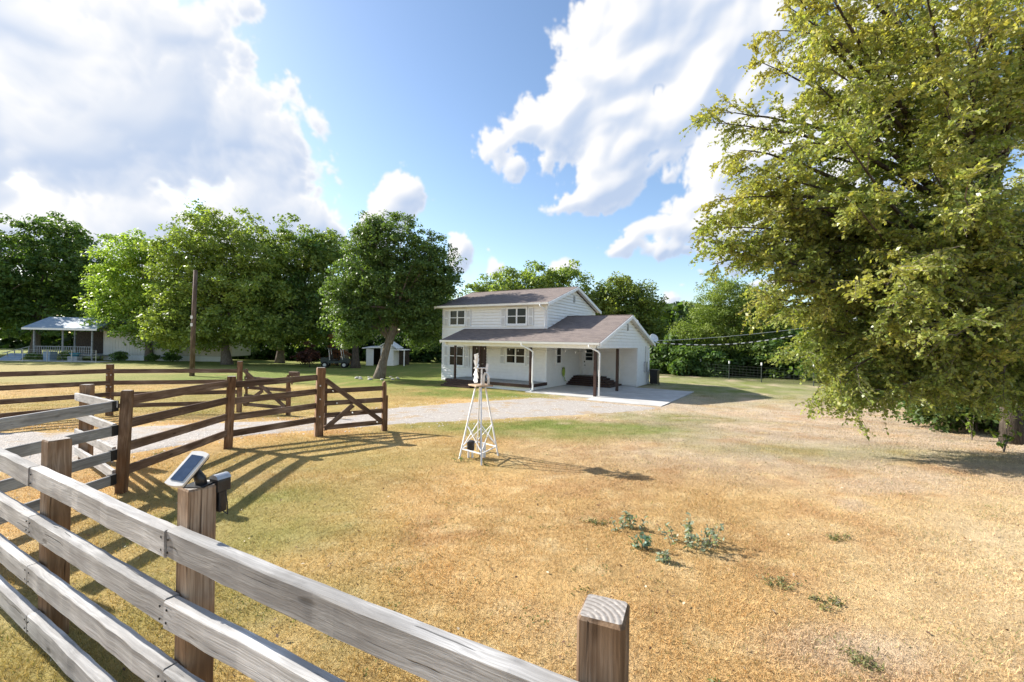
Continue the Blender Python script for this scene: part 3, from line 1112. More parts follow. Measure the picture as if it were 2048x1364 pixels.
# front door (dark, glazed) and carport door (white, four lights)
m = MB()
m.box(-9.92, YF - .065, .42, -8.92, YF - .02, 2.55)
d = m.build('front_door', M['darkbrown'], H)
m = MB()
for (a, b, z0, z1) in ((-10.0, -9.922, .42, 2.63), (-8.918, -8.84, .42, 2.63), (-9.921, -8.919, 2.552, 2.63)):
    m.box(a, YF - .090, z0, b, YF - .01, z1)
m.build('door_frame', M['darkbrown'], d)
MB().box(-9.70, YF - .076, 1.1, -9.14, YF - .066, 2.35).build('pane', M['glass'], d)
MB().tube([(-9.03, YF - .06, 1.35), (-9.03, YF - .13, 1.35), (-9.13, YF - .13, 1.35)], .016, 8).build('door_handle', M['steel'], d)
m = MB()
m.box(-3.86, 7.045, .63, -2.98, 7.07, 2.58)
d = m.build('carport_door', M['trim'], H)
m = MB()
for (a, b, z0, z1) in ((-3.96, -3.862, .62, 2.68), (-2.978, -2.88, .62, 2.68), (-3.861, -2.979, 2.582, 2.68)):
    m.box(a, 7.02, z0, b, 7.075, z1)
m.build('door_frame', M['trim'], d)
for k in range(3):
    MB().box(-3.68, 7.036, 1.68 + k * .27, -3.16, 7.044, 1.91 + k * .27).build('pane', M['glass'], d)
MB().tube([(-3.76, 7.04, 1.32), (-3.76, 6.97, 1.32), (-3.66, 6.97, 1.32)], .022, 8).build('door_handle', M['black'], d)
MB().box(-3.80, 7.03, 1.52, -3.73, 7.044, 1.62).build('deadbolt', M['black'], d)
# porch
m = MB()
m.box(-10.5, -.02, 0.0, -4.16, YF - .03, .36)
m.build('porch_skirt', M['trim'], H)
for k in range(11):
    y0 = -.10 + k * .197
    MB().box(-10.56, y0, .362, -4.12, y0 + .19, .405).build('porch_board', M['greywood'], H)
MB().box(-10.58, -.145, .22, -4.10, -.103, .408).build('porch_fascia', M['darkbrown'], H)
MB().box(-4.118, -.10, .22, -4.08, YF - .05, .408).build('porch_fascia', M['darkbrown'], H)
for x in (-9.87, -7.86, -4.13):
    MB().cbox(x - .065, -.06, .41, x + .065, .065, 2.60).build('porch_post', M['darkbrown'], H)
for k in range(3):
    MB().box(-10.15, -1.06 + .29 * k, -.05, -7.8, -.15 - .001 * k, .10 + .10 * k).build('porch_step', M['darkbrown'], H)
# carport posts
for (x, y) in ((-.09, .0), (-.08, 3.44)):
    MB().cbox(x - .075, y - .075, .04, x + .075, y + .075, 2.60).build('carport_post', M['darkbrown'], H)


def downspout(pts, r=.048):
    MB().tube(pts, r, 8).build('downspout', M['trim'], H, smooth=True)


downspout([(-4.45, 1.58, 5.26), (-4.45, 1.60, 5.18), (-4.30, 1.85, 4.98), (-4.28, 1.97, 4.90), (-4.28, 1.98, 3.98), (-4.24, 1.90, 3.86), (-4.16, 1.72, 3.80)])
downspout([(-4.50, -.46, 2.82), (-4.50, -.46, 2.72), (-3.98, -.24, 2.44), (-3.86, -.21, 2.32), (-3.86, -.21, .60), (-3.83, -.21, .45), (-3.83, -.21, .15), (-3.95, -.28, .04)])
downspout([(-.30, -.46, 2.82), (-.30, -.46, 2.70), (.10, -.10, 2.46), (.16, -.06, 2.36), (.16, -.06, .10)])
# meter box and conduit on the storage wall
MB().box(.03, 8.6, .95, .17, 9.05, 1.65).build('meter_box', M['steel'], H)
MB().tube([(.09, 8.82, 1.65), (.09, 8.82, 2.75)], .03, 8).build('conduit', M['steel'], H)
MB().tube([(.07, 9.5, .1), (.07, 9.5, 2.7)], .035, 8).build('downspout', M['trim'], H)
# thin lamp wire with bulbs under the porch eave
sw = empty('string_lights', HO, HR, 'thin string of small bulbs hanging under the porch and carport eave', 'string lights')
pts = []
for k in range(61):
    x = -9.8 + k * 9.4 / 60
    pts.append((x, .16, 2.56 - .13 * math.sin(math.pi * ((k % 12) / 12.0))))
MB().tube(pts, .006, 4).build('cord', M['black'], sw)
for k in range(2, 60, 4):
    p = pts[k]
    MB().lathe([(.004, 0), (.016, -.02), (.026, -.07), (.01, -.11), (.002, -.115)], 8, (p[0], p[1], p[2])).build('bulb', M['panelframe'], sw)

# concrete pad
sl = empty('concrete_pad', HO, HR)
tag(sl, kind='structure')
for (x0, x1, y0, y1) in ((-4.14, -.02, -.55, 7.04), (.0, 3.75, -1.42, 2.45), (.0, 3.75, 2.475, 6.4)):
    MB().cbox(x0, y0, -.10, x1, y1, .045, .008).build('slab_panel', M['concrete'], sl)
# stoop in the carport
st = empty('wooden_stoop', HO, HR, 'dark brown wooden stoop with steps below the white carport door', 'steps')
for k in range(5):
    e = .27 * (4 - k)
    MB().box(-4.13, 5.95 - e, .047 + k * .112, -2.1 + e, 7.05 - .001 * k, .157 + k * .112).build('step', M['darkbrown'], st)
# hose on the carport wall
hs = empty('garden_hose', HO, HR, 'lime green garden hose coiled on the carport wall', 'hose')
m = MB()
for k in range(4):
    m.tube([(XR + .08 + .04 * (k % 2), 4.35 + (.05 + .038 * k) * math.cos(t), .95 + (.14 + .06 * k) * math.sin(t)) for t in np.linspace(0, 2 * math.pi, 25)], .022, 6, False)
m.tube([(XR + .1, 4.45, .6), (XR + .1, 4.6, .35), (XR + .12, 4.75, .3)], .022, 6)
m.build('coil', M['hose'], hs, smooth=True)
MB().box(XR + .03, 4.27, 1.15, XR + .16, 4.43, 1.22).build('hanger', M['black'], hs)
# bin behind the house corner
wb = empty('wheelie_bin', HO, HR, 'black wheeled refuse bin beside the right rear house corner', 'bin')
MB().prism([(9.35, .1), (9.85, .1), (9.92, 1.02), (9.28, 1.02)], 0, .25, .78).build('body', M['black'], wb)
MB().cbox(.22, 9.24, 1.02, .81, 9.96, 1.09, .02).build('lid', M['black'], wb)
for x in (.25, .74):
    MB().tube([(x, 9.86, .12), (x + .05, 9.86, .12)], .11, 12).build('wheel', M['rubber'], wb)


def dish(px, py, d, r, label, az):
    p = at(px, py, d)
    e = empty('satellite_dish', p, az, label, 'satellite dish')
    prof = [(.01, 0)] + [(r * t, .25 * r * t * t) for t in (.25, .5, .75, 1.0)] + [(r * .98, .25 * r + .015)] + [(r * t, .25 * r * t * t + .015) for t in (.75, .5, .25, .01)]
    n = 18
    m = MB()
    vs = [(rr * math.cos(2 * math.pi * k / n), rr * math.sin(2 * math.pi * k / n) * .92, z) for (rr, z) in prof for k in range(n)]
    m.quadset(vs, [(i * n + k, i * n + (k + 1) % n, (i + 1) * n + (k + 1) % n, (i + 1) * n + k) for i in range(len(prof) - 1) for k in range(n)])
    b = m.build('reflector', M['steelwhite'], e, smooth=True)
    b.rotation_euler = (R(62), 0, 0)
    MB().tube([(0, .04, -.1), (0, .10, -.35), (-.05, .12, -.75)], .022, 6).build('mast', M['steel'], e)
    MB().tube([(0, 0, -.12), (0, -.28, .0), (0, -.36, .10)], .012, 6).build('feed_arm', M['steel'], e)


dish(1307, 677, 32.2, .36, 'large white satellite dish on the right end of the lower roof eave', R(25))
dish(1296, 674, 32.8, .16, 'small white satellite dish beside the larger one on the roof eave', R(-40))
dish(1271, 645, 33.0, .24, 'white satellite dish behind the carport ridge', R(-20))

# service cables
for (name, a, b, sag, r, mt, lab) in (('service_cable', at(1303, 684, 32.0), at(1760, 618, 30.0), 1.05, .035, 'stripe', 'black and white wrapped service cable sagging right from the house'),
                                      ('telephone_wire', at(1303, 682, 32.3), at(1760, 632, 31.0), .30, .016, 'steel', 'thin pale wire running above the wrapped cable')):
    d = b - a
    o = MB().tube([(d.length * t, 0, -sag * 4 * t * (1 - t)) for t in np.linspace(0, 1, 40)], r, 6).build(name, M[mt], None, smooth=True)
    o.matrix_world = Matrix.Translation(a) @ Vector((1, 0, 0)).rotation_difference(d.normalized()).to_matrix().to_4x4()
    tag(o, lab, 'cable')

# ------------------------------------------------------------------ timber fences
def rail(parent, p, q, w, h, mat, seg=1, jit=0.0):
    """one rail from p to q (top-centre line): local x along its length"""
    p, q = Vector(p), Vector(q)
    d = q - p
    L = d.length
    c = .007
    ring = [(-w / 2 + c, -h), (w / 2 - c, -h), (w / 2, -h + c), (w / 2, -c), (w / 2 - c, 0), (-w / 2 + c, 0), (-w / 2, -c), (-w / 2, -h + c)]
    vs = []
    ph = random.random() * 9
    for i in range(seg + 1):
        x = L * i / seg
        oy = jit * math.sin(ph + x * 2.3) + jit * .5 * random.uniform(-1, 1)
        oz = jit * math.sin(ph * 2 + x * 1.7) + jit * .4 * random.uniform(-1, 1)
        for (a, b) in ring:
            vs.append((x, a + oy + jit * .35 * random.uniform(-1, 1), b + oz + jit * .35 * random.uniform(-1, 1)))
    fs = [tuple(range(7, -1, -1)), tuple(range(seg * 8, seg * 8 + 8))]
    for k in range(seg):
        for i in range(8):
            j = (i + 1) % 8
            fs.append((k * 8 + i, k * 8 + j, k * 8 + 8 + j, k * 8 + 8 + i))
    o = MB().quadset(vs, fs).build('rail', mat, None, recalc=True)
    x = d.normalized()
    y = Vector((0, 0, 1)).cross(x).normalized()
    z = x.cross(y)
    mw = Matrix((x, y, z)).transposed().to_4x4()
    mw.translation = p
    o.parent = parent
    o.matrix_world = mw
    return o


def post(parent, x, y, ztop, s, mat, rz=0.0, zb=None, dome=0.0, tilt=(0, 0)):
    zb = float(gz(x, y)) - .25 if zb is None else zb
    h = s / 2
    m = MB()
    c = .008
    ring = [(-h + c, -h), (h - c, -h), (h, -h + c), (h, h - c), (h - c, h), (-h + c, h), (-h, h - c), (-h, -h + c)]
    H_ = ztop - zb
    vs = []
    for (z, k) in ((0, 1), (H_ * .5, 1), (H_ - .006 - dome, 1), (H_, 1 - .006 / h - dome * 2.2)):
        for (a, b) in ring:
            vs.append((a * k + (random.uniform(-.002, .002)), b * k + random.uniform(-.002, .002), z))
    for k in range(3):
        for i in range(8):
            j = (i + 1) % 8
            m.quadset([], [])
            m.f.append((k * 8 + i, k * 8 + j, k * 8 + 8 + j, k * 8 + 8 + i))
            m.m.append(0)
    m.v = [tuple(q) for q in vs]
    m.f.append(tuple(range(7, -1, -1)))
    m.m.append(0)
    m.f.append(tuple(range(24, 32)))
    m.m.append(1)
    o = m.build('post', [mat, M['end']], None)
    o.parent = parent
    o.location = (x, y, zb)
    o.rotation_euler = (R(tilt[0]), R(tilt[1]), rz)
    return o


# near fence: weathered grey, seen from above
NF = empty('near_fence', (0, 0, 0), 0, 'weathered grey timber rail fence across the near left corner', 'fence')
dn = Vector((1.89, -1.05, 0)).normalized()
pn = Vector((-dn.y * -1, dn.x * -1, 0))           # towards the camera
pn = Vector((-.486, -.874, 0))
P1, P2, P3 = Vector((-3.45, 3.35, 0)), Vector((-1.675, 2.362, 0)), Vector((.292, 1.327, 0))
P0 = P1 - dn * 2.5
P4 = P3 + dn * 2.3
ang = math.atan2(dn.y, dn.x)
for (p, zt, rr) in ((P0, 1.5, 0), (P1, 1.50, .05), (P2, 1.50, -.03), (P3, 1.50, .12), (P4, 1.50, 0)):
    post(NF, p.x, p.y, zt, .135, M['greypost'], ang + rr, dome=0.004)
for k, zt in enumerate((1.31, .955, .595, .235)):
    for i, (a, b) in enumerate(((P0, P1), (P1, P2), (P2, P3), (P3, P4))):
        off = pn * (.0675 + .042)
        jz = [(.012, .002), (.0, .004), (.002, .004), (0, 0)][i]
        cut = .003
        s = -1.1 if k % 2 == 0 else 0.0          # stagger butt joints
        rail(NF, a + off + dn * (cut) + Vector((0, 0, zt + jz[0])), b + off - dn * cut + Vector((0, 0, zt + jz[1])), .068, .142, M['grey'], 18, .004)

    for pp_ in (P1, P2, P3):
        for sgn in (-1, 1):
            for dz in (-.04, -.105):
                MB().tube([(0, 0, 0), (0, -.004, 0)], .0065, 8).build('screw', M['rubber'], NF, loc=pp_ + pn * (.0675 + .077) + dn * (sgn * .035 + random.uniform(-.006, .006)) + Vector((0, 0, zt + dz)), rot=(0, 0, ang))

# entrance fence: return run, brown run and grey wing round the corner post
EF = empty('entrance_fence', (0, 0, 0), 0, 'brown and grey timber rail fence at the drive entrance, right of the drive', 'fence')
Q0, Q1, Q2, Q3, QC = Vector((-5.72, 4.72, 0)), Vector((-5.67, 6.42, 0)), Vector((-5.98, 9.32, 0)), Vector((-4.77, 10.92, 0)), Vector((-7.92, 8.22, 0))
post(EF, Q1.x, Q1.y, 1.49, .12, M['brown_v'], .35, dome=.012, tilt=(0, 2.0))
post(EF, Q2.x, Q2.y, 1.46, .16, M['brown_v'], .55, tilt=(0, 1.6))
post(EF, Q3.x, Q3.y, 1.57, .19, M['brown_v'], .60, dome=.02, tilt=(0, 1.3))
post(EF, QC.x, QC.y, 1.36, .16, M['greypost'], .3, dome=.012)
for k in range(4):
    z0 = 1.34 - .352 * k
    d = (Q0 - Q1).normalized()
    rail(EF, Q1 + d * .12 + Vector((-.03, 0, z0)), Q0 + Vector((0, 0, z0)), .045, .142, M['grey_shaded'], 4, .003)
    MB().box(-.03, -.05, -.15, .03, .05, .0).build('rail_hanger', M['black'], EF, loc=Q1 + d * .10 + Vector((-.03, 0, z0 + .006)))
    d = (QC - Q1).normalized()
    s = Vector((d.y, -d.x, 0)) if (d.y * .0 + -d.x * -1) < 0 else Vector((-d.y, d.x, 0))
    s = Vector((-.62, -.78, 0)) * .11
    z1 = 1.335 - .335 * k
    rail(EF, Q1 + d * .06 + s * .6 + Vector((0, 0, z1)), QC + d * (.30 + .06 * math.sin(k * 2)) + s + Vector((0, 0, z1 - .15)), .045, .142, M['grey'], 4, .003)
    z2 = 1.40 - .345 * k
    d = (Q2 - Q1).normalized()
    rail(EF, Q1 + d * .06 + Vector((0, 0, z2)), Q2 - d * .05 + Vector((0, 0, z2 - .03)), .042, .138, M['brown'], 3, .003)
    d = (Q3 - Q2).normalized()
    rail(EF, Q2 + d * .05 + Vector((0, 0, z2 - .06)), Q3 - d * .06 + Vector((0, 0, z2 + .0 - .005 * k)), .042, .138, M['brown'], 3, .003)
MB().box(-.02, -.003, -.05, .02, .003, .05).build('tag', M['steel'], EF, loc=Q1 + Vector((-.012, -.088, 1.30)), rot=(0, 0, .35 + math.pi))
for z in (.62, 1.05, 1.38):
    MB().tube([(0, -.10, 0), (0, -.125, 0)], .018, 8).build('bolt', M['steel'], EF, loc=Q3 + Vector((.02, -.02, z - .25)), rot=(0, 0, .60))

FF = empty('far_entrance_fence', (0, 0, 0), 0, 'brown timber rail fence at the drive entrance, left of the drive', 'fence')
E = [Vector((-14.6, 8.6, 0)), Vector((-14.15, 11.3, 0)), Vector((-12.95, 14.2, 0)), Vector((-9.75, 15.8, 0))]
for i, e in enumerate(E):
    post(FF, e.x, e.y, (1.45, 1.42, 1.34, 1.42)[i], .17, M['brown_v'], .5, dome=.012)
for k in range(4):
    for i in range(3):
        a, b = E[i], E[i + 1]
        d = (b - a).normalized()
        z = 1.25 - .375 * k
        za, zb_ = (z, z, z - .06, z - .10)[i], (z, z, z - .06, z - .10)[i + 1]
        sd_ = Vector((d.y, -d.x, 0)) * .06
        rail(FF, a + d * .02 + sd_ + Vector((0, 0, za)), b - d * .02 + sd_ + Vector((0, 0, zb_)), .042, .138, M['brown'], 2, .003)
for z in (.30, .68, 1.06):
    for s in (-.05, .05):
        MB().tube([(s, -.12, 0), (s, -.135, 0)], .018, 6).build('bolt', M['steel'], FF, loc=E[2] + Vector((0, -.0, z - .06)), rot=(0, 0, .5))


def gate(name, label, base, tip, ztops, zg, flip=False):
    g = empty(name, base, 0, label, 'gate')
    bpy.context.view_layer.update()
    base, tip = Vector(base), Vector(tip)
    d = (tip - base)
    L = d.length
    d.normalize()
    n = Vector((d.y, -d.x, 0))

    def W(s, z, o=0.0):
        return base + d * s + n * o + Vector((0, 0, z))
    inv = Matrix.Translation(-base)
    for z in ztops:
        rail(g, W(.02, z), W(L - .05, z), .04, .12, M['brown'], 2, .002)
    hi, lo = ztops[0] + .22, ztops[-1]
    for (a, b) in (((.03, hi), (L - .08, lo - .02)), ((.03, lo - .08), (L * .46, (hi + lo) / 2 - .10))):
        p, q = W(a[0], a[1], .045), W(b[0], b[1], .045)
        o = MB().cbox(0, -.02, -.06, (q - p).length, .02, .06, .005).build('brace', M['brown'])
        x = (q - p).normalized()
        y = n
        z = x.cross(y)
        mw = Matrix((x, y, z)).transposed().to_4x4()
        mw.translation = p
        o.parent = g
        o.matrix_world = mw
    o = MB().prism([(-.05, 0), (.05, 0), (.05, 1.32), (.0, 1.42), (-.05, 1.36)], 1, -.045, .045).build('end_stile', M['brown_v'], g)
    o.matrix_world = Matrix.Translation(W(L, zg + .0)) @ Matrix.Rotation(math.atan2(d.y, d.x), 4, 'Z') @ Matrix.Diagonal((1, 1, (ztops[0] - zg + .14) / 1.42, 1))
    o = MB().cbox(-.02, -.04, 0, .02, .04, 1.0, .004).build('drop_post', M['brown_v'], g)
    o.matrix_world = Matrix.Translation(W(L + .075, zg - .03)) @ Matrix.Rotation(math.atan2(d.y, d.x), 4, 'Z')
    o = MB().cbox(-.035, -.03, 0, .035, .03, hi - lo + .18, .004).build('hinge_stile', M['brown_v'], g)
    o.matrix_world = Matrix.Translation(W(.055, lo - .14, -.055)) @ Matrix.Rotation(math.atan2(d.y, d.x), 4, 'Z')
    for (s, z) in ((.3, ztops[1]), (L * .45, ztops[2] + .02), (L - .2, ztops[3] + .02), (.2, ztops[0])):
        o = MB().tube([(0, 0, 0), (0, .02, 0)], .02, 6).build('bolt', M['steel'], g)
        o.matrix_world = Matrix.Translation(W(s, z - .06, .085)) @ Matrix.Rotation(math.atan2(d.y, d.x), 4, 'Z')
    return g


gate('timber_gate', 'open brown timber gate with diagonal braces on the right gate post', (-4.70, 11.05, 0), (-3.45, 11.97, 0), (1.03, .72, .42, .11), -.20)
g2 = gate('timber_gate', 'open brown timber gate on the far left gate post, a short block on its end', (-9.62, 15.85, 0), (-7.65, 15.1, 0), (.88, .55, .24, -.06), -.38)
o = MB().cbox(-.16, -.06, 0, .22, .06, .16, .02).build('latch_block', M['brown'], g2)
o.matrix_world = Matrix.Translation((-7.45, 15.05, .98)) @ Matrix.Rotation(-.2, 4, 'Z')
MB().tube([(0, 0, 0), (0, 0, .32)], .03, 6).build('latch_pin', M['brown_v'], g2).matrix_world = Matrix.Translation((-7.5, 15.05, .70))

# solar light set on the middle post of the near fence
SL = empty('solar_light', (P2.x, P2.y, 1.50), 0, 'small solar panel on a black bracket on top of the near fence post', 'solar light')
lx, sx = Vector((.146, .774, .617)), Vector((.989, -.097, -.111))
nz = sx.cross(lx).normalized()
rm = Matrix((sx.normalized(), lx.normalized(), nz)).transposed().to_4x4()
cpos = Vector((-.015, -.055, .108))


def rr_poly(w, h, bow):
    pts = []
    for k in range(9):
        t = -1 + 2 * k / 8
        pts.append((t * w, -h - bow * (1 - t * t)))
    for k in range(9):
        t = 1 - 2 * k / 8
        pts.append((t * w, h + bow * (1 - t * t)))
    return pts


o = MB().prism(rr_poly(.050, .098, .010), 2, -.014, 0).build('panel_frame', M['panelframe'], SL)
o.matrix_local = Matrix.Translation(cpos) @ rm
o2 = MB().prism(rr_poly(.046, .092, .009), 2, -.026, -.0145).build('panel_back', M['black'], SL)
o2.matrix_local = Matrix.Translation(cpos) @ rm
o = MB().box(-.034, -.078, .0012, .034, .078, .003).build('cells', M['solar'], SL)
o.matrix_local = Matrix.Translation(cpos) @ rm
MB().tube([(.02, .0, .0), (.015, .0, .035), (.0, -.02, .085)], [.03, .028, .02], 10).build('bracket', M['black'], SL, smooth=True)
MB().cbox(-.045, -.05, .0, .065, .045, .007, .003).build('base_plate', M['black'], SL)
LU = empty('lamp_unit', (P2.x + .082, P2.y + .062, 1.455), R(-22), 'black arched lamp head clamped to the side of the solar panel post', 'lamp')
prof = [(-.034, -.0), (.034, -.0)] + [(.034 * math.cos(t), .055 + .032 * math.sin(t)) for t in np.linspace(0, math.pi, 9)]
MB().prism(prof, 1, -.036, .036).build('housing', M['black'], LU)
MB().prism([(.037 * math.cos(t), .057 + .034 * math.sin(t)) for t in np.linspace(.3, math.pi - .3, 9)], 1, -.038, .038).build('cover', M['steel'], LU)
MB().cbox(-.016, -.022, -.115, .030, .022, .002, .006).build('battery_stem', M['black'], LU)
MB().tube([(-.04, -.02, .04), (-.085, -.02, .035)], .014, 8).build('clamp', M['black'], LU)
MB().tube([(.02, .0, -.11), (.05, .01, -.13), (.06, .0, -.06), (.045, .0, .0)], .003, 5).build('wire', M['black'], LU)

# ------------------------------------------------------------------ decorative windmill
wc = Vector((-.62, 8.9, 0))
zg = float(gh(wc.x, wc.y))
WM = empty('garden_windmill', (wc.x, wc.y, zg), 0, 'white steel garden windmill tower with a worn fan wheel, standing on the dry lawn', 'windmill')
corners = [Vector((-1.01, 8.73, 0)), Vector((-.53, 8.22, 0)), Vector((-.24, 9.05, 0)), Vector((-.72, 9.58, 0))]
legs = []
HT = 1.39 - zg
for c in corners:
    b = (c - wc)
    t = b * .24
    legs.append((Vector((b.x, b.y, float(gh(c.x, c.y)) - zg - .03)), Vector((t.x, t.y, HT))))
    MB().beam(legs[-1][0], legs[-1][1], .028, .028).build('leg', M['steelwhite'], WM)


def lp(i, h):
    a, b = legs[i]
    return a + (b - a) * (h / HT)


for i in range(4):
    j = (i + 1) % 4
    MB().beam(lp(i, .22), lp(j, .22), .02, .02).build('tie_bar', M['steelwhite'], WM)
    MB().beam(lp(i, .26), lp(j, .68), .014, .014).build('cross_brace', M['steelwhite'], WM)
    q, r_ = lp(i, .68), lp(j, .26)
    off = (q.cross(Vector((0, 0, 1)))).normalized() * .012
    MB().beam(q + off, r_ + off, .014, .014).build('cross_brace', M['steelwhite'], WM)
MB().cbox(-.19, -.19, HT, .19, .19, HT + .028, .004).build('platform', M['ply'], WM, rot=(0, 0, R(30)))
MB().tube([(.06, 0, HT + .03), (.06, 0, HT + .20), (.09, 0, HT + .26), (.13, 0, HT + .26), (.16, 0, HT + .20), (.16, 0, HT + .03)], .022, 8).build('pump_pipe', M['steelwhite'], WM, smooth=True)
MB().tube([(.02, .0, HT + .03), (.02, 0, HT + .36)], .016, 8).build('mast', M['steelwhite'], WM)
MB().tube([(-.10, -.02, HT + .36), (.10, .02, HT + .36)], .012, 8).build('axle', M['steelwhite'], WM)
MB().prism([(.09, HT + .33), (.14, HT + .26), (.155, HT + .44), (.11, HT + .46)], 1, -.004, .004).build('tail_vane', M['steelwhite'], WM)
hub = Vector((-.09, -.02, HT + .36))
for k in range(12):
    if k in (5,):
        continue
    a = 2 * math.pi * k / 12 + .2
    rad = Vector((0, math.sin(a), math.cos(a)))
    tan = Vector((0, math.cos(a), -math.sin(a)))
    tw = (tan * .75 + Vector((.66, 0, 0))).normalized()
    m = MB()
    r0, r1 = .06, .30 * random.uniform(.9, 1.03)
    th = tw.cross(rad) * .002
    vs = []
    for s in (-1, 1):
        for (r_, wd) in ((r0, .022), (r1, .058)):
            for e in (-1, 1):
                vs.append(hub + rad * r_ + tw * wd * e + th * s)
    m.quadset(vs, [(0, 1, 3, 2), (6, 7, 5, 4), (0, 4, 5, 1), (2, 3, 7, 6), (1, 5, 7, 3), (0, 2, 6, 4)])
    m.build('blade', M['steelwhite'], WM)
MB().tube([hub + Vector((-.03, 0, 0)), hub + Vector((.04, 0, 0))], .035, 10).build('hub', M['steelwhite'], WM)
MB().tube([(.02, .0, .0), (.02, .0, HT)], .013, 8).build('pump_rod', M['darkmetal'], WM)
WH = empty('wellhead', (wc.x - .17, wc.y - .08, zg), 0, 'black capped wellhead on short white pipes beneath the windmill', 'wellhead')
MB().lathe([(.07, .16), (.075, .17), (.075, .30), (.082, .305), (.082, .33), (.06, .345), (.01, .35)], 16).build('cap', M['black'], WH)
for x in (-.04, .035):
    MB().tube([(x, 0, -.05), (x, 0, .18)], .022, 8).build('pipe', M['steelwhite'], WH)
MB().tube([(.19, .08, -.05), (.19, .08, .62)], .02, 8).build('standpipe', M['black'], WH)
MB().cbox(.24, .0, -.04, .30, .06, .30, .006).build('conduit_box', M['steelwhite'], WH)

# ------------------------------------------------------------------ utility pole
pp = Vector((-23.3, 32.1, -.75))
UP = empty('utility_pole', pp, 0, 'bare brown wooden utility pole in front of the trees', 'pole')
MB().tube([(0, 0, 0), (.05, 0, 4), (.13, 0, 7.85)], [.17, .15, .125], 12).build('shaft', M['pole'], UP, smooth=True)
for z in (3.75, 4.3):
    MB().box(-.06, -.185, z, .10, -.165, z + .22).build('tag', M['steelwhite'], UP)

# ------------------------------------------------------------------ foliage
GREEN = np.array([0.080, 0.118, 0.030])
BRIGHT = np.array([0.160, 0.195, 0.045])
DARK = np.array([0.035, 0.072, 0.02])
OLIVE = np.array([0.125, 0.125, 0.028])


def bez(a, b, c, n):
    return [a * (1 - t) ** 2 + b * 2 * t * (1 - t) + c * t * t for t in np.linspace(0, 1, n)]


def tree(name, label, base, trunk_top, blobs, tr=.3, leaf=.15, n=24000, pal=(GREEN, BRIGHT), clump=.9, droop=.2, cat='tree', group=None, bark='bark', limbs=14, fork=False, up=.35, mat='leaf', aspect=.55, gaps=.55):
    """trunk and limbs, and a crown of leaf-sized faces in clumps inside the blobs [(centre, rx, ry, rz)]"""
    base = Vector(base)
    t = empty(name, base, 0, label, cat, group)
    trunk_top = Vector(trunk_top)
    B = [(np.array(c) - np.array(base), np.array((rx, ry, rz))) for (c, rx, ry, rz) in blobs]
    vol = np.array([r.prod() ** (2 / 3) for _, r in B])
    vol = vol / vol.sum()
    nc = max(30, int(n / 75))
    which = rng.choice(len(B), nc, p=vol)
    u = rng.normal(0, 1, (nc, 3))
    u /= np.linalg.norm(u, axis=1, keepdims=True)
    rad = rng.random(nc) ** .38
    rad = rad * (0.72 + gaps * rng.random(nc) * .75)
    cc = np.array([B[i][0] for i in which]) + u * rad[:, None] * np.array([B[i][1] for i in which])
    lo = cc[:, 2] > .25
    cc, u, which, rad = cc[lo], u[lo], which[lo], rad[lo]
    nc = len(cc)
    # limbs
    m = MB()
    tt = trunk_top - base
    mid = tt * .5 + Vector((random.uniform(-.1, .1), random.uniform(-.1, .1), 0)) * tt.length * .2
    pts = bez(Vector((0, 0, -.2)), mid, tt, 9)
    rs = [tr * (1.55 if i == 0 else 1.2 if i == 1 else 1 - .45 * i / 8) for i in range(9)]
    m.tube(pts, rs, 10)
    if fork:
        f0 = pts[4]
        m.tube(bez(f0 + Vector((.05, 0, -.3)), f0 + Vector((.35, 0, .5)), f0 + Vector((1.0, .3, 2.6)), 7), [tr * .75, tr * .7, tr * .62, tr * .55, tr * .48, tr * .4, tr * .3], 10)
    m.build('trunk', M[bark], t, smooth=True)
    m = MB()
    for k in range(limbs):
        q = Vector(cc[random.randrange(nc)])
        s = pts[random.randint(4, 8)]
        md = s * .5 + q * .5 + Vector((0, 0, .12 * (q - s).length))
        m.tube(bez(s, md, q, 7), list(np.linspace(tr * .42, tr * .05, 7)), 6)
    if limbs:
        m.build('limb', M[bark], t, smooth=True)
    per = max(4, int(n / nc))
    N = nc * per
    ci = np.repeat(np.arange(nc), per)
    csz = clump * rng.uniform(.55, 1.35, nc)
    off = rng.normal(0, 1, (N, 3))
    off /= np.linalg.norm(off, axis=1, keepdims=True)
    off *= (rng.random(N) ** .45)[:, None] * csz[ci][:, None]
    off[:, 2] *= .62
    off[:, 2] -= droop * (off[:, 0] ** 2 + off[:, 1] ** 2) / (clump + .1)
    C = cc[ci] + off
    ctone = rng.random(nc)
    hue = np.clip(ctone[ci] * .75 + rng.random(N) * .4 - .08, 0, 1)
    col = pal[0] * (1 - hue[:, None]) + pal[1] * hue[:, None]
    col = col * rng.uniform(.72, 1.32, (N, 1)) * 1.85
    S = leaf * rng.uniform(.6, 1.3, N)
    outn = off / (csz[ci][:, None] + 1e-6) * .8
    leaf_cloud('crown', C, S, col, M[mat], t, aspect, up, outn, .25)
    return t


def pxblob(px, py, rpx, d, ky=1.0, rypx=None):
    c = at(px, py, d)
    r = rpx / FPX * d
    rz = (rypx or rpx) / FPX * d
    return (tuple(c), r, r * ky, rz)


def G(px, d):
    p = at(px, 700, d)
    return (p.x, p.y, float(gz(p.x, p.y)))


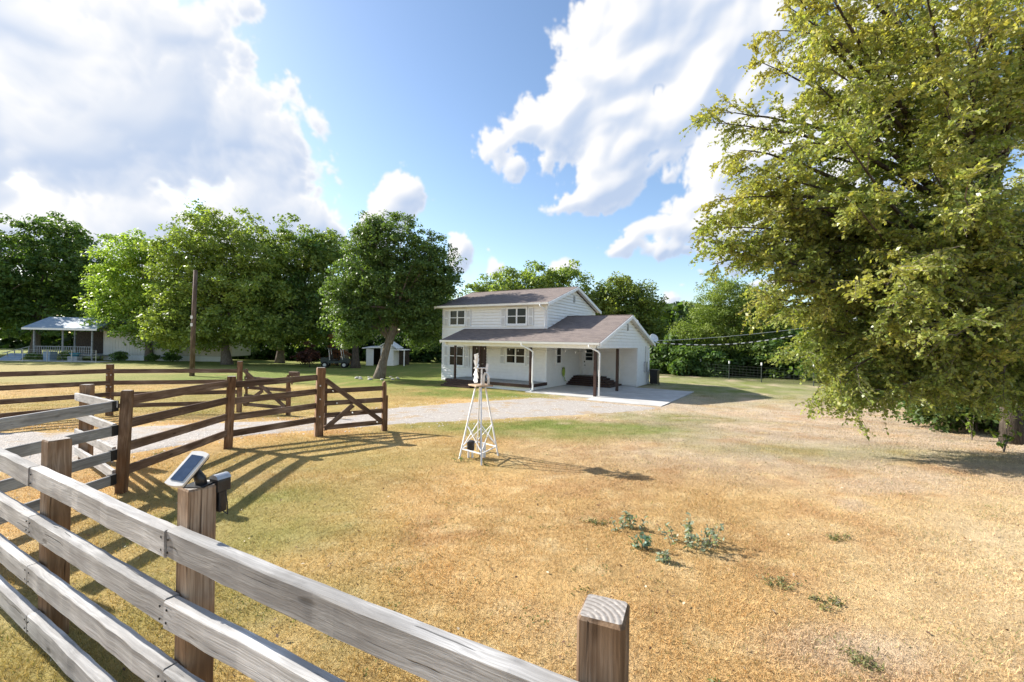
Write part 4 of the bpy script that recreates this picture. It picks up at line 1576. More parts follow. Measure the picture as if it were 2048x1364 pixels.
# trees on the left, far to near
tree('shade_tree', 'tall dark tree at the far left edge behind the mobile home', G(70, 60), at(80, 600, 60), [pxblob(60, 530, 105, 60), pxblob(155, 530, 75, 60), pxblob(-60, 560, 110, 60), pxblob(40, 620, 130, 60, 1, 60), pxblob(165, 610, 60, 60), pxblob(110, 480, 60, 60), pxblob(180, 570, 55, 60)], .5, .24, 42000, (DARK, GREEN), 1.3, group='trees behind the yard')
tree('shade_tree', 'leafy tree cut off by the left edge of the picture, over the porch', G(-70, 55), at(-70, 600, 55), [pxblob(-70, 520, 100, 55), pxblob(-20, 560, 75, 55), pxblob(-120, 560, 90, 55), pxblob(-40, 630, 85, 55, 1, 50)], .4, .2, 26000, (DARK * 1.2, GREEN * 1.1), 1.1, group='trees behind the yard')
tree('shade_tree', 'pale green tree drooping over the roof of the mobile home', G(300, 50), at(290, 610, 50), [pxblob(255, 515, 62, 50), pxblob(250, 590, 62, 50), pxblob(225, 560, 38, 50), pxblob(310, 540, 60, 50), pxblob(225, 630, 40, 50), pxblob(320, 620, 60, 50), pxblob(345, 675, 50, 49, 1, 30), pxblob(280, 665, 40, 49, 1, 26)], .35, .17, 26000, (np.array([.10, .155, .03]), np.array([.19, .25, .05])), .95, group='trees behind the yard')
tree('shade_tree', 'broad leafy tree behind the wooden pole, tallest of the left trees', G(455, 46), at(440, 600, 46), [pxblob(430, 475, 78, 46), pxblob(365, 520, 70, 46), pxblob(500, 510, 75, 46), pxblob(400, 590, 95, 46), pxblob(340, 640, 55, 45), pxblob(510, 600, 90, 46), pxblob(430, 655, 85, 45, 1, 45), pxblob(350, 660, 60, 44.5, 1, 40), pxblob(520, 660, 70, 45, 1, 40)], .42, .165, 56000, (GREEN, BRIGHT), 1.0, group='trees behind the yard')
tree('shade_tree', 'round-topped green tree between the tall tree and the leaning oak', G(560, 50), at(570, 600, 50), [pxblob(575, 500, 70, 50), pxblob(620, 545, 62, 50), pxblob(560, 600, 80, 50), pxblob(640, 610, 65, 50), pxblob(520, 560, 55, 50), pxblob(600, 655, 80, 49, 1, 40), pxblob(530, 650, 60, 49, 1, 40), pxblob(640, 500, 50, 50)], .4, .18, 44000, (DARK * 1.1, BRIGHT * .8), 1.05, group='trees behind the yard')
tree('shade_tree', 'dim tree behind the leaning oak, seen between crowns', G(690, 56), at(690, 600, 56), [pxblob(690, 545, 70, 56), pxblob(660, 610, 60, 56), pxblob(740, 600, 70, 56), pxblob(860, 610, 60, 56)], .4, .20, 22000, (DARK, GREEN), 1.1, group='trees behind the yard')
tree('oak_tree', 'dark oak with a leaning grey forked trunk left of the white house', (-9.87, 32.7, -.62), at(800, 600, 33.2), [pxblob(790, 480, 62, 33), pxblob(850, 525, 62, 33), pxblob(735, 535, 58, 33), pxblob(780, 580, 80, 33), pxblob(700, 600, 48, 33), pxblob(870, 590, 42, 33), pxblob(830, 620, 50, 33), pxblob(715, 640, 52, 32.3), pxblob(745, 470, 42, 33), pxblob(690, 575, 40, 33), pxblob(885, 560, 40, 33), pxblob(700, 668, 34, 32), pxblob(850, 660, 46, 33.5)], .32, .105, 78000, (np.array([.040, .070, .022]), np.array([.085, .125, .036])), .62, fork=True, limbs=26)
tree('shade_tree', 'wide green tree rising behind the house roof', G(1060, 52), at(1060, 620, 52), [pxblob(1060, 568, 55, 52), pxblob(985, 585, 48, 52), pxblob(1125, 572, 52, 52), pxblob(1030, 620, 70, 52), pxblob(940, 605, 34, 52), pxblob(1180, 610, 40, 52)], .4, .18, 24000, (GREEN, BRIGHT * 1.05), .95, group='trees behind the house')
tree('shade_tree', 'loose olive green tree behind the carport gable', G(1265, 50), at(1260, 640, 50), [pxblob(1250, 592, 52, 50), pxblob(1290, 615, 45, 50), pxblob(1215, 605, 40, 50), pxblob(1265, 660, 60, 50), pxblob(1300, 665, 42, 50)], .35, .16, 26000, (GREEN * .9, np.array([.13, .15, .032])), .9, group='trees behind the house')
tree('willow_tree', 'feathery bright green willow right of the house', G(1460, 46), at(1460, 640, 46), [pxblob(1455, 595, 56, 44), pxblob(1410, 635, 50, 44), pxblob(1515, 615, 56, 44), pxblob(1470, 660, 85, 44), pxblob(1550, 655, 55, 44), pxblob(1370, 670, 36, 44)], .35, .14, 46000, (np.array([.068, .102, .022]), np.array([.135, .165, .036])), .85, .45, aspect=.3)
# undergrowth
for (px, d, w, top, lab, pal) in ((1345, 44, 52, 668, 'dark bush behind the satellite dish', (DARK * .9, GREEN * .9)), (1400, 42, 60, 690, 'low dark bush below the willow', (DARK, GREEN)),
                                  (1500, 43, 70, 690, 'dark bush behind the wire fence', (DARK * .8, GREEN * .8)), (1600, 40, 80, 660, 'tall dark bush at the right end of the wire fence', (DARK * .8, GREEN * .9)),
                                  (1700, 36, 95, 650, 'dark thicket behind the large elm', (DARK * .8, GREEN * .85)), (1850, 34, 130, 640, 'dark thicket at the right, behind the drooping leaves', (DARK * .8, GREEN * .8)),
                                  (2020, 30, 130, 620, 'dark thicket at the far right edge', (DARK * .8, GREEN * .8)),
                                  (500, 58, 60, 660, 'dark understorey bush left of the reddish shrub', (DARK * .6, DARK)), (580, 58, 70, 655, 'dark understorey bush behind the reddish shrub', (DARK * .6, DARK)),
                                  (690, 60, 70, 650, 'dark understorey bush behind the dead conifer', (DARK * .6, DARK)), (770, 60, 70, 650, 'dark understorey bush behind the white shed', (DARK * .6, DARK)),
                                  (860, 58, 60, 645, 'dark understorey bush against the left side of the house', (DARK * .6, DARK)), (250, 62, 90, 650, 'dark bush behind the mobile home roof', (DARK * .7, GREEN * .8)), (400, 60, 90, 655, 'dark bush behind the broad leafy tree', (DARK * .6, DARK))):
    gx = G(px, d)
    bot = 735 if px < 1000 else 762
    zc = (bot - top) / 2
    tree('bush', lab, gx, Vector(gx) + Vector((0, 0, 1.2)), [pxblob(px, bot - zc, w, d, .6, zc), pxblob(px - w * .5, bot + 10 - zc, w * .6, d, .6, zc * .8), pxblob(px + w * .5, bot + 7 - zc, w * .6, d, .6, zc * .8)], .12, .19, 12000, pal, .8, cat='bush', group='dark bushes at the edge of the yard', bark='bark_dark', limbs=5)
gx = G(620, 44)
tree('red_shrub', 'dark reddish shrub under the trees left of the cart', gx, Vector(gx) + Vector((0, 0, .8)), [pxblob(618, 710, 22, 44, 1, 22), pxblob(600, 716, 14, 44)], .06, .10, 3500, (np.array([.035, .016, .012]), np.array([.07, .028, .018])), .4, cat='shrub', bark='bark_dark', limbs=4)
gx = G(676, 47)
tree('dead_conifer', 'rust brown dead conifer standing behind the cart', gx, Vector(gx) + Vector((0, 0, 3.5)), [pxblob(672, 690, 15, 47, 1, 40), pxblob(678, 715, 20, 47, 1, 22)], .10, .10, 4500, (np.array([.10, .045, .02]), np.array([.19, .085, .04])), .4, cat='tree', bark='bark_dark', limbs=6)
gx = G(712, 44)
tree('shade_tree', 'dark upright trunk just left of the white shed', gx, at(708, 640, 44), [pxblob(700, 600, 34, 44), pxblob(725, 620, 30, 44)], .38, .13, 5000, (DARK, GREEN), .7, bark='bark_dark', limbs=4)


def far_wood():
    n = 52000
    px = rng.uniform(-500, 2500, n)
    d = rng.uniform(80, 110, n)
    top = 640 - 40 * vnoise(px / 90, 0, 1, 8) - 60 * (px < 900)
    py = 735 - (735 - top) * rng.random(n) ** .8
    x = (px - 1024) / FPX * d
    z = CZ - (py - 683 - (px - 1024) * .0175) / FPX * d
    C = np.c_[x, d, np.maximum(z, -.4)]
    col = (DARK * (1 - rng.random((n, 1))) + GREEN * rng.random((n, 1))) * rng.uniform(.7, 1.2, (n, 1))
    tag(leaf_cloud('far_wood', C, rng.uniform(.5, 1.1, n), col, M['leaf'], None, .7), 'distant belt of trees beyond the yard', 'trees', kind='stuff')


far_wood()

# ------------------------------------------------------------------ the large elm on the right
def elm():
    base = Vector((13.35, 11.7, float(gz(13.3, 11.7))))
    t = empty('elm_tree', base, 0, 'large yellowing elm filling the right side, its branches drooping left', 'tree')
    tb = Vector((0, 0, -.3))
    tops = [Vector((12.9, 11.6, 3.0)), Vector((12.2, 11.4, 6.5)), Vector((11.6, 11.2, 10.0))]
    pts = [tb] + [p - base for p in (Vector((13.3, 11.7, .6)), *tops)]
    m = MB()
    m.tube([pts[0], pts[1], pts[1] * .5 + pts[2] * .5, pts[2], pts[2] * .5 + pts[3] * .5, pts[3], pts[4]], [.27, .20, .19, .18, .16, .13, .07], 12)
    m.build('trunk', M['bark_dark'], t, smooth=True)
    T = [(1420, 245, 11), (1440, 225, 11.5), (1405, 440, 10.6), (1420, 530, 10.6), (1505, 115, 11.2), (1545, 60, 11.6), (1600, 0, 11.6), (1470, 480, 10.5), (1490, 330, 11.4),
         (1560, 640, 10), (1535, 725, 10), (1585, 770, 10), (1650, 785, 10), (1700, 790, 9.8), (1760, 780, 9.6), (1820, 765, 9.3), (1900, 745, 9), (1970, 720, 8.6), (1500, 580, 10.3),
         (1560, 300, 10.8), (1640, 160, 10.8), (1700, 40, 11), (1800, -60, 11), (1950, -120, 11)]
    for k in range(50):
        T.append((random.uniform(1560, 2120), random.uniform(-160, 690), random.uniform(7.6, 12.5)))
    for k in range(14):
        T.append((random.uniform(1700, 2120), random.uniform(380, 690), random.uniform(6.8, 8.8)))
    for k in range(12):
        T.append((random.uniform(1640, 2100), random.uniform(-120, 420), random.uniform(7.4, 9.4)))
    for (a_, b_) in ((1450, 500), (1500, 560), (1470, 590), (1560, 690), (1600, 745), (1450, 455), (1520, 500), (1590, 600), (1620, 765), (1680, 775), (1740, 765), (1860, 745), (1960, 750), (2060, 740), (1900, 740), (2090, 700), (1985, 770), (2040, 790), (2010, 745), (2060, 770), (1940, 770), (1480, 300), (1530, 350), (1500, 400), (1550, 420), (1480, 460), (1560, 520), (1440, 400), (1480, 420), (1540, 450), (1430, 480), (1500, 620), (1560, 560), (1610, 660), (1530, 380), (1580, 480)):
        T.append((a_, b_, random.uniform(9.4, 10.8)))
    T = [(a_ + (50 if b_ > 545 and a_ < 1700 else 0), b_, c_) for (a_, b_, c_) in T]
    lm, tm = MB(), MB()
    LC, LA, LH = [], [], []
    for i, (px, py, d) in enumerate(T):
        q = at(px, py, d) - base
        h = min(max(q.z * .55 + 1.0 + random.uniform(-.6, .8), 1.3), 9)
        for a, b in zip(pts[1:-1], pts[2:]):
            if a.z <= h <= b.z:
                s = a + (b - a) * ((h - a.z) / (b.z - a.z))
                break
        else:
            s = pts[2]
        L = (q - s).length
        md = s * .45 + q * .55 + Vector((random.uniform(-.1, .1) * L, random.uniform(-.1, .1) * L, random.uniform(-.06, .24) * L))
        curve = bez(s, md, q, 15)
        for j in range(2, 14):
            curve[j] = curve[j] + Vector((random.uniform(-1, 1), random.uniform(-1, 1), random.uniform(-1, 1))) * .05 * (1 - j / 16)
        lm.tube(curve, list(np.linspace(.026 + .009 * L, .006, 15)), 6)
        main = (q - s).normalized()
        nb = 15
        for b in range(nb):
            f = .32 + .68 * (b + random.random()) / nb
            k = min(int(f * 14), 13)
            o = curve[k] + (curve[k + 1] - curve[k]) * (f * 14 - k if k < 14 else 0)
            tg = (curve[k + 1] - curve[k]).normalized()
            rv = Vector((random.gauss(0, 1), random.gauss(0, 1), random.gauss(0, 1.0)))
            rv = (rv - tg * rv.dot(tg)).normalized()
            bd = (tg * random.uniform(.5, 1.1) + rv * .85 + main * .25).normalized()
            bl = random.uniform(.55, 1.35) * (1.15 - .55 * f)
            e = o + bd * bl + Vector((0, 0, random.uniform(-.40, .05) * bl))
            bc = bez(o, o + bd * bl * .55 + Vector((0, 0, .04)), e, 6)
            tm.tube(bc, [.011, .009, .007, .006, .005, .003], 3, False)
            for w_ in range(13):
                g = .15 + .85 * (w_ + random.random()) / 13
                kk = min(int(g * 5), 4)
                p = bc[kk] + (bc[kk + 1] - bc[kk]) * (g * 5 - kk)
                sd = 1 if w_ % 2 else -1
                tv = (bc[kk + 1] - bc[kk]).normalized()
                sv = tv.cross(Vector((random.gauss(0, .8), random.gauss(0, .8), 1))).normalized()
                td = (tv * random.uniform(.6, 1.0) + sv * sd * random.uniform(.5, 1.0) + Vector((0, 0, random.uniform(-.45, .1)))).normalized()
                tl = random.uniform(.22, .46)
                te = p + td * tl + Vector((0, 0, -.10 * tl))
                tm.tube([p, p + td * tl * .5, te], [.004, .003, .002], 3, False)
                nl = random.randint(8, 12)
                for l in range(nl):
                    r = (l + .5) / nl
                    LC.append(p + (te - p) * r + sv * (.028 if l % 2 else -.028) + Vector((random.uniform(-.015, .015), random.uniform(-.015, .015), random.uniform(-.03, .012))))
                    LA.append(td + sv * (.8 if l % 2 else -.8))
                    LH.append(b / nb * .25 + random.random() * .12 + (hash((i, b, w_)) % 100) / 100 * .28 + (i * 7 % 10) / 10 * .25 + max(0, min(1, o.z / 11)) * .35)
    lm.build('limb', M['bark_dark'], t, smooth=True)
    tw = tm.build('twig', M['twig'], t, recalc=False)
    tag(tw, kind='stuff')
    C, A, Hh = np.array([tuple(v) for v in LC]), np.array([tuple(v) for v in LA]), np.clip(np.array(LH), 0, 1)
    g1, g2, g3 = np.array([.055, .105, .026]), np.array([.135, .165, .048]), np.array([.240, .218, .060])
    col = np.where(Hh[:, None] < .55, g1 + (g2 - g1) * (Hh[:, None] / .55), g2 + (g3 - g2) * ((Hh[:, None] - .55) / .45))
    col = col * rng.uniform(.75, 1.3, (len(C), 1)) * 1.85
    S = rng.uniform(.028, .060, len(C))
    # the leaves that show largest are parts of their own, the rest one mass
    wp = C + np.array(base)
    rel = wp - np.array((0, 0, CZ))
    seen = (rel[:, 0] < rel[:, 1] * 1.1) & (np.abs(rel[:, 2]) < rel[:, 1] * .75)
    big = np.argsort(np.where(seen, np.linalg.norm(rel, axis=1) / S, 1e9))[:300]
    lv = np.array([(0, -1, 0), (-.50, -.35, .10), (-.46, .35, .06), (0, 1, -.12), (.46, .35, .06), (.50, -.35, .10)])
    protos = []
    for q in range(8):
        tint = col[big[q * 30]]
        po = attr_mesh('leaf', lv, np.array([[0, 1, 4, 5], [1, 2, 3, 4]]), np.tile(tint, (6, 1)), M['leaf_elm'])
        protos.append(po.data)
        bpy.data.objects.remove(po)
    for q in big:
        lo = bpy.data.objects.new('leaf', protos[int(q) % 8])
        link(lo, t)
        lo.location = C[q]
        lo.rotation_euler = (random.uniform(-.9, .9), random.uniform(-.9, .9), random.uniform(-3.1, 3.1))
        lo.scale = (S[q],) * 3
    rest = np.ones(len(C), bool)
    rest[big] = False
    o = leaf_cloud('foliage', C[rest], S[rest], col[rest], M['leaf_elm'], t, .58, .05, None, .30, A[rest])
    tag(o, kind='stuff')


elm()

# thicket trunks below and behind the elm
for (px, d, lean, hh, r, lab) in ((1853, 22.5, .8, 5.0, .17, 'slim dark trunk standing under the elm leaves, left of the thicket'), (1868, 22.8, 1.4, 5.0, .12, 'thin leaning trunk beside the slim dark trunk under the elm'),
                                  (1925, 16.0, .5, 4.5, .13, 'dark twisted trunk in the right thicket, nearer than the slim pair'), (1985, 14.0, -.4, 4.2, .11, 'thin dark trunk nearest the right edge'), (1960, 15.2, .9, 4.0, .08, 'spindly leaning trunk in the right thicket')):
    p = G(px, d)
    b = Vector(p)
    tree('thicket_tree', lab, p, b + Vector((lean, .3, hh)), [(tuple(b + Vector((lean * .6, .3, hh * .72))), 1.5, 1.4, 1.1), (tuple(b + Vector((lean * .2 + .9, .5, hh * .5))), 1.1, 1.0, .8)], r, .065, 6500, (DARK * 1.2, GREEN * 1.1), .5, cat='tree', bark='bark_dark', limbs=8)
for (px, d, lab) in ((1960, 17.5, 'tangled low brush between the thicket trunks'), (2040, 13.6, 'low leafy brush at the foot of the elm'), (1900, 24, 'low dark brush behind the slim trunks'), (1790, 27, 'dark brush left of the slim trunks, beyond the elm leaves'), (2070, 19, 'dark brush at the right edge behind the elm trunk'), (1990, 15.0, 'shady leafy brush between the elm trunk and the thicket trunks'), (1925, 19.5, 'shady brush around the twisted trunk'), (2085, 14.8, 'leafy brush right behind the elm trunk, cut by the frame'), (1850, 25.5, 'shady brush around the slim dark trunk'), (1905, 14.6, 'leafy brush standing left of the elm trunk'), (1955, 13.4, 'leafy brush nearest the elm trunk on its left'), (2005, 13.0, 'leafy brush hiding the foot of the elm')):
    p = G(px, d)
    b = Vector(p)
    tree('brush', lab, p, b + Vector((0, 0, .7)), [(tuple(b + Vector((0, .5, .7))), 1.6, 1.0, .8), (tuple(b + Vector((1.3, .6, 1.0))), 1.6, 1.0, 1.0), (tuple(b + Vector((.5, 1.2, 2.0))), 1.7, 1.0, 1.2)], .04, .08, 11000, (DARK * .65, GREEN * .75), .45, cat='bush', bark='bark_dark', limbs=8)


def vine(px, py, d, lab, n, spread, h):
    p = at(px, py, d)
    zb = float(gh(p.x, p.y))
    e = empty('sapling', (p.x, p.y, zb), 0, lab, 'sapling', 'leafy saplings under the elm')
    random.seed(int(px))
    stems = []
    for k in range(4):
        tp = Vector((random.uniform(-spread, spread), random.uniform(-.2, .2), h * random.uniform(.55, 1.0)))
        c = bez(Vector((0, 0, -.03)), Vector((tp.x * .2, tp.y * .2, tp.z * .7)), tp, 8)
        stems.append(c)
        MB().tube(c, list(np.linspace(.010, .003, 8)), 5).build('stem', M['twig'], e)
    col = np.array([[.12, .20, .035]])
    for k in range(n):
        c = random.choice(stems)
        i = random.randint(2, 7)
        q = c[i] + Vector((random.uniform(-.07, .07), random.uniform(-.05, .05), random.uniform(-.06, .03)))
        s = random.uniform(.045, .085)
        V = np.array([(0, -s, 0), (-.55 * s, -.35 * s, .02), (-.5 * s, .35 * s, .01), (0, s, -.03), (.5 * s, .35 * s, .01), (.55 * s, -.35 * s, .02)])
        tint = np.array([.10, .17, .03]) * random.uniform(.8, 1.3) + np.array([.08, .07, 0]) * random.random()
        o = attr_mesh('leaf', V, np.array([[0, 1, 4, 5], [1, 2, 3, 4]]), np.tile(tint, (6, 1)), M['leaf'], e)
        o.location = q
        o.rotation_euler = (random.uniform(.4, 1.5), random.uniform(-.6, .6), random.uniform(-2.5, 2.5))


vine(1945, 845, 12.2, 'leafy sapling with pale yellow-green leaves left of the elm trunk', 26, .35, .95)
vine(2008, 900, 10.4, 'leafy green sapling at the right edge, low in front of the elm trunk', 34, .30, .75)

# ------------------------------------------------------------------ weeds on the lawn
def weed(x, y, r, h, n, lab, col=(.25, .30, .22)):
    z = float(gh(x, y))
    e = empty('weed', (x, y, z), 0, lab, 'weed', 'weeds on the dry lawn')
    m = MB()
    C = []
    for k in range(max(5, n // 8)):
        a = random.uniform(0, 2 * math.pi)
        rr = r * random.random() ** .5
        tp = Vector((math.cos(a) * rr, math.sin(a) * rr * .6, h * random.uniform(.5, 1.05)))
        c = bez(Vector((tp.x * .72, tp.y * .72, -.02)), Vector((tp.x * .8, tp.y * .8, tp.z * .7)), tp, 6)
        m.tube(c, [.004, .004, .003, .003, .002, .002], 4)
        for j in range(13):
            q = c[random.randint(1, 5)]
            C.append((q.x + random.gauss(0, .022), q.y + random.gauss(0, .022), max(.01, q.z + random.gauss(0, .018))))
    tag(m.build('stem', M['twig'], e), kind='stuff')
    C = np.array(C)
    cc = np.array(col) * rng.uniform(.65, 1.35, (len(C), 1))
    o = leaf_cloud('foliage', C, rng.uniform(.018, .040, len(C)) * (1 if h > .09 else .5), cc, M['leaf'], e, .45, .6)
    tag(o, kind='stuff')


weed(1.45, 5.42, .24, .20, 80, 'silvery green weed, left of the two taller clumps')
weed(2.12, 5.05, .46, .24, 190, 'widest silvery green weed clump in the middle of the lawn')
weed(1.50, 4.92, .10, .16, 70, 'small blue-green weed in front of the left clump', (.17, .27, .21))
weed(1.62, 4.62, .09, .10, 40, 'tiny grey-green weed nearest below the clumps')
weed(-.95, 8.55, .22, .085, 60, 'green weeds at the left foot of the windmill', (.12, .2, .06))
weed(-.40, 8.25, .16, .07, 40, 'low green weeds by the front foot of the windmill', (.12, .17, .06))
for i, (px, py, lab) in enumerate(((1640, 1205, 'flat green weed patch on bare soil at lower right'), (1560, 1170, 'dull green weed patch above the bare soil'), (1740, 1320, 'low grey-green weed near the lower right corner'), (1190, 1045, 'flat dull green weed left of the silvery weeds'), (320, 905, 'small green weed below the brown fence rails'), (1680, 1075, 'small bright weed on the pale straw lawn'))):
    dd = at(px, py, 1.0)
    s = 2.3 / (2.3 - dd.z)
    weed(dd.x * s, s, .20, .03, 110, lab, (.19, .20, .085))

# low green growth scattered through the turf
def small_weeds():
    n = 420
    d = 1.6 + 14 * rng.random(n) ** 1.2
    x = (rng.random(n) * 2 - 1) * 1.15 * d
    y = d
    k = (fbm(x, y, .8, 3, 90) > .50) & ~inpoly(x, y, np.array(DRV_UP + DRV_LO[::-1])) & (x > -4.5)
    x, y = x[k], y[k]
    C, S = [], []
    for a, b in zip(x, y):
        m_ = rng.integers(5, 22)
        r_ = rng.uniform(.02, .09)
        p = np.c_[a + rng.normal(0, r_, m_), b + rng.normal(0, r_ * .7, m_)]
        C.append(np.c_[p, gh(p[:, 0], p[:, 1]) + rng.uniform(.006, .03, m_)])
        S.append(rng.uniform(.006, .016, m_))
    C, S = np.concatenate(C), np.concatenate(S)
    col = np.array([.15, .18, .06]) * rng.uniform(.6, 1.3, (len(C), 1))
    tag(leaf_cloud('small_weeds', C, S, col, M['leaf'], None, .5, .8), 'tiny green weeds scattered through the dry lawn', 'weeds', kind='stuff')


small_weeds()

# ------------------------------------------------------------------ wire fence on the right
WF = empty('wire_fence', (0, 0, 0), 0, 'thin wire mesh fence with dark metal posts in front of the right bushes', 'fence')
line = [Vector((16.2, 45, -.62)), Vector((17.6, 41.0, -.62)), Vector((18.6, 37.6, -.62)), Vector((20.0, 35.2, -.62)), Vector((22.4, 32.6, -.62)), Vector((26.5, 30.4, -.62)), Vector((31.5, 28.4, -.62))]
mw = MB()
for i, p in enumerate(line):
    MB().beam(p + Vector((0, 0, -.3)), p + Vector((0, 0, 1.42)), .05, .05).build('post', M['darkmetal'], WF)
    MB().box(-.045, -.045, 0, .045, .045, .22).build('post_cap', M['steelwhite'], WF, loc=p + Vector((0, 0, 1.36)))
    if i + 1 < len(line):
        q = line[i + 1]
        for z in (.1, .3, .5, .72, .94, 1.18):
            mw.beam(p + Vector((0, 0, z)), q + Vector((0, 0, z)), .008, .008)
        n = int((q - p).length / .3)
        for k in range(1, n):
            s = p + (q - p) * (k / n)
            mw.beam(s + Vector((0, 0, .1)), s + Vector((0, 0, 1.18)), .006, .006)
tag(mw.build('mesh', M['darkmetal'], WF), kind='stuff')

# ------------------------------------------------------------------ shed, cart, mobile home (background)
sx_, sd_ = -13.9, 48.5
SH = empty('garden_shed', (sx_, sd_, -.62), 0, 'small white shed with open dark side bays behind the oak trunk', 'shed')
m = MB()
m.box(-2.15, 0, 0, -1.45, .08, 1.85)
m.box(-.55, 0, 0, .85, .08, 1.9)
m.prism([(-.75, 1.92), (1.05, 1.92), (.15, 2.5)], 1, .0, 2.6)
m.box(-.55, .08, 0, -.47, 2.6, 1.9)
m.box(.77, .08, 0, .85, 2.6, 1.9)
m.box(-2.15, .08, 0, -2.07, 2.6, 1.8)
m.build('wall', M['white'], SH)
MB().box(-2.1, 2.5, 0, 2.0, 2.6, 1.8).build('back_wall', M['bark_dark'], SH)
MB().prism([(-.95, 1.90), (.15, 2.58), (1.25, 1.90), (1.25, 1.98), (.15, 2.68), (-.95, 1.98)], 1, -.25, 2.8).build('roof', M['trim'], SH)
MB().quadset([(-2.5, -.3, 1.86), (-.56, -.3, 1.96), (-.56, 2.8, 2.1), (-2.5, 2.8, 2.0), (-2.5, -.3, 1.96), (-.56, -.3, 2.10), (-.56, 2.8, 2.2), (-2.5, 2.8, 2.1)], [(3, 2, 1, 0), (4, 5, 6, 7), (0, 1, 5, 4), (1, 2, 6, 5), (2, 3, 7, 6), (3, 0, 4, 7)]).build('roof', M['trim'], SH)
MB().box(.86, -.2, 1.72, 2.1, 2.7, 1.82).build('roof', M['trim'], SH)
for x in (1.98, -1.45):
    MB().box(x, 0, 0, x + .10, .1, 1.72).build('post', M['trim'], SH)
for (a, b) in ((-.42, .14), (.16, .72)):
    MB().box(a, -.03, .05, b, -.002, 1.75).build('door', M['trim'], SH)

cx, cy = -17.6, 44.0
UV = empty('utility_cart', (cx, cy, -.62), R(12), 'dark utility cart with a roof and pale tube frame parked under the trees', 'cart')
MB().prism([(-1.3, .45), (1.3, .45), (1.35, .85), (.55, 1.0), (.45, .7), (-.35, .7), (-.4, 1.0), (-1.3, 1.0)], 1, -.6, .6).build('body', M['darkmetal'], UV)
MB().cbox(-.75, -.68, 1.85, .75, .68, 1.92, .02).build('roof', M['darkmetal'], UV)
for (x, xt) in ((-.45, -.55), (.75, .55)):
    for y in (-.6, .6):
        MB().tube([(x, y, .8), (xt, y, 1.86)], .035, 8).build('roof_post', M['steel'], UV)
MB().cbox(-.35, -.5, .72, .15, .5, .88, .03).build('seat', M['black'], UV)
MB().cbox(-.42, -.5, .88, -.30, .5, 1.3, .03).build('seat_back', M['black'], UV)
MB().tube([(.42, -.2 + .17 * math.cos(t), 1.12 + .15 * math.sin(t)) for t in np.linspace(0, 2 * math.pi, 15)], .016, 6).build('steering_wheel', M['black'], UV)
for x in (-.9, .9):
    for y in (-.62, .62):
        w_ = MB().tube([(x, y - .11, .3), (x, y + .11, .3)], .31, 16).build('wheel', M['rubber'], UV)
        MB().tube([(x, y - .12, .3), (x, y + .12, .3)], .16, 12).build('rim', M['steel'], w_)

MH = empty('mobile_home', (-46.4, 50.0, -.62), R(4), 'beige mobile home with white skirting under the left trees', 'house')
m = MB()
m.box(.0, .0, .62, 14.0, 4.2, 3.35)
m.build('wall', M['beige'], MH)
m = MB()
for k in range(47):
    m.box(.05 + k * .3, -.03, .62, .09 + k * .3, -.001, 3.3)
m.build('batten', M['beige'], MH)
for k in range(12):
    MB().box(.03 + k * 1.16, -.02, .0, 1.17 + k * 1.16, .05, .60).build('skirting_panel', M['trim'], MH)
MB().box(-.03, .02, 0, -.002, 4.18, 3.34).build('end_wall', M['trim'], MH)
MB().prism([(-.25, 3.35), (4.45, 3.35), (4.45, 3.45), (2.1, 3.95), (-.25, 3.45)], 0, -.3, 14.2).build('roof', M['metalroof'], MH)
w_ = MB().box(-.09, 1.2, 1.5, -.035, 2.7, 2.9).build('window', M['trim'], MH)
MB().box(-.10, 1.32, 1.6, -.091, 2.58, 2.8).build('pane', M['glass'], w_)
MB().box(-.5, 1.5, 1.1, -.10, 2.3, 1.55).build('air_conditioner', M['trim'], MH)

PR = empty('porch_shelter', (-51.9, 47.6, -.62), R(2), 'open porch with blue-grey metal roof and railed deck left of the mobile home', 'porch')
MB().box(0, 0, .5, 6.3, 4.8, .62).build('deck', M['greywood'], PR)
MB().prism([(-.5, 3.45), (2.4, 4.7), (5.3, 3.45), (5.3, 3.53), (2.4, 4.8), (-.5, 3.53)], 0, -.6, 7.2).build('roof', M['metalroof'], PR)
MB().box(-.6, -.54, 3.30, 7.2, -.50, 3.50).build('fascia', M['trim'], PR)
for x in (0.1, 3.1, 6.2):
    for y in (.1, 4.7):
        MB().box(x - .06, y - .06, 0, x + .06, y + .06, 3.6).build('post', M['greywood'], PR)
MB().box(0, .04, 1.48, 6.3, .12, 1.55).build('handrail', M['greywood'], PR)
for k in range(26):
    MB().box(.2 + k * .235, .05, .64, .25 + k * .235, .10, 1.479).build('baluster', M['greywood'], PR)
MB().beam((-.1, -.1, 1.5), (-1.6, -1.4, .75), .08, .08).build('stair_rail', M['greywood'], PR)
for k in range(4):
    MB().beam((-.2 - k * .38, -.15 - k * .33, 1.42 - k * .19), (-.2 - k * .38, -.15 - k * .33, .1), .06, .06).build('baluster', M['greywood'], PR)
MB().box(.4, 4.55, .63, 6.1, 4.62, 3.2).build('back_wall', M['bark_dark'], PR)  # dark colour stands in for the deep shade inside the porch

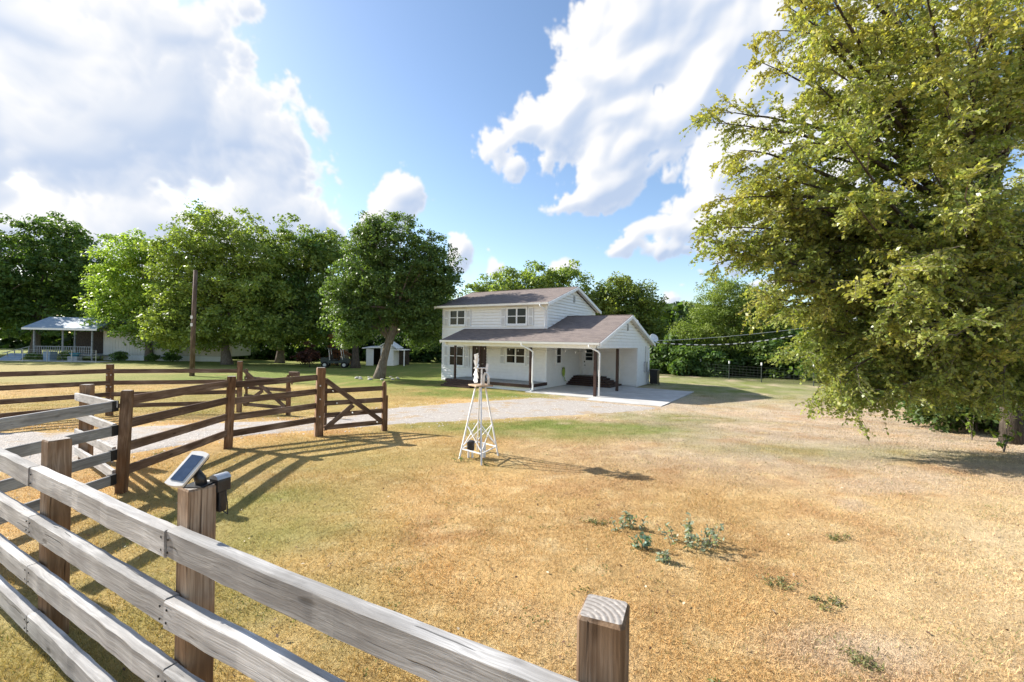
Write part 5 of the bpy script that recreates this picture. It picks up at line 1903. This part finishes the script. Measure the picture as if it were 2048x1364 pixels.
o = MB().quadset([(-1.4, -.5, .08), (1.0, -.5, .08), (.5, .6, .72), (-1.3, .6, .72), (-1.4, -.5, .0), (1.0, -.5, .0), (.5, .6, .64), (-1.3, .6, .64)], [(0, 1, 2, 3), (7, 6, 5, 4), (0, 4, 5, 1), (1, 5, 6, 2), (2, 6, 7, 3), (3, 7, 4, 0)]).build('sloping_panel', M['metalroof'], None, loc=at(32, 718, 46.5))
o.location.z = -.6
tag(o, 'pale blue-grey sloping panel on the ground at the far left', 'panel')
tub = MB().lathe([(.28, 0), (.45, .34), (.47, .36), (.43, .36), (.27, .03), (.01, .03)], 16).build('plastic_tub', M['blue'], None, smooth=True, loc=at(150, 708, 47))
tub.location.z = -.1
tag(tub, 'bright blue plastic tub beside the mobile home end wall', 'tub')
st_ = MB().box(-.5, -.3, -.55, .5, .3, 0).build('planter_box', M['greywood'], None, loc=(tub.location.x, tub.location.y, -.1))
tag(st_, 'low grey box under the blue tub', 'box')
bn = MB().prism([(-.32, 0), (.32, 0), (.4, 1.0), (-.4, 1.0)], 1, -.35, .35).build('storage_bin', M['metalroof'], None, loc=at(100, 716, 46.6))
bn.location.z = -.62
tag(bn, 'grey-blue upright bin below the porch railing', 'bin')
for (px, d, w, h, lab) in ((238, 48.5, .9, 1.1, 'round green shrub in front of the white skirting'), (305, 48.8, .8, .8, 'low green shrub near the pole, by the skirting'), (345, 48.8, .9, .9, 'low shrub at the right end of the skirting'), (140, 47.5, .9, 1.0, 'green shrub beside the blue tub'), (70, 47, .8, .7, 'weedy green shrub below the deck stair')):
    gx = G(px, d)
    b = Vector(gx)
    tree('shrub', lab, gx, b + Vector((0, 0, .4)), [(tuple(b + Vector((0, 0, h * .5))), w, w * .7, h * .6)], .04, .09, 1600, (DARK, GREEN * 1.1), .35, cat='shrub', bark='bark_dark', limbs=3, group='shrubs by the mobile home')
o = MB().box(-70, 45.4, -.615, -42.5, 46.9, -.575).build('path', M['concrete'])
tag(o, kind='structure')
CF = empty('chain_fence', (0, 0, 0), 0, 'thin wire fence with slim posts before the mobile home porch', 'fence')
mw = MB()
for k in range(8):
    x = -60 + k * 2.5
    MB().beam((x, 45, -.7), (x, 45, .65), .05, .05).build('post', M['steel'], CF)
for z in (-.4, -.1, .2, .45, .62):
    mw.beam((-60, 45, z), (-42.5, 45, z), .012, .012)
mw.build('wire', M['steel'], CF)
# stones round the foot of the oak
for k in range(11):
    a = 2 * math.pi * k / 11
    r_ = random.uniform(.10, .2)
    o = MB().lathe([(r_ * .7, 0), (r_, r_ * .3), (r_ * .8, r_ * .7), (r_ * .3, r_ * .9)], 7).build('edging_stone', M['stone'], None, loc=(-9.87 + 1.5 * math.cos(a), 32.6 + 1.2 * math.sin(a), -.64), rot=(0, 0, a))
    tag(o, 'pale rough stone in the ring round the foot of the leaning oak', 'stone', 'stones ringing the oak')
bpy.context.view_layer.update()
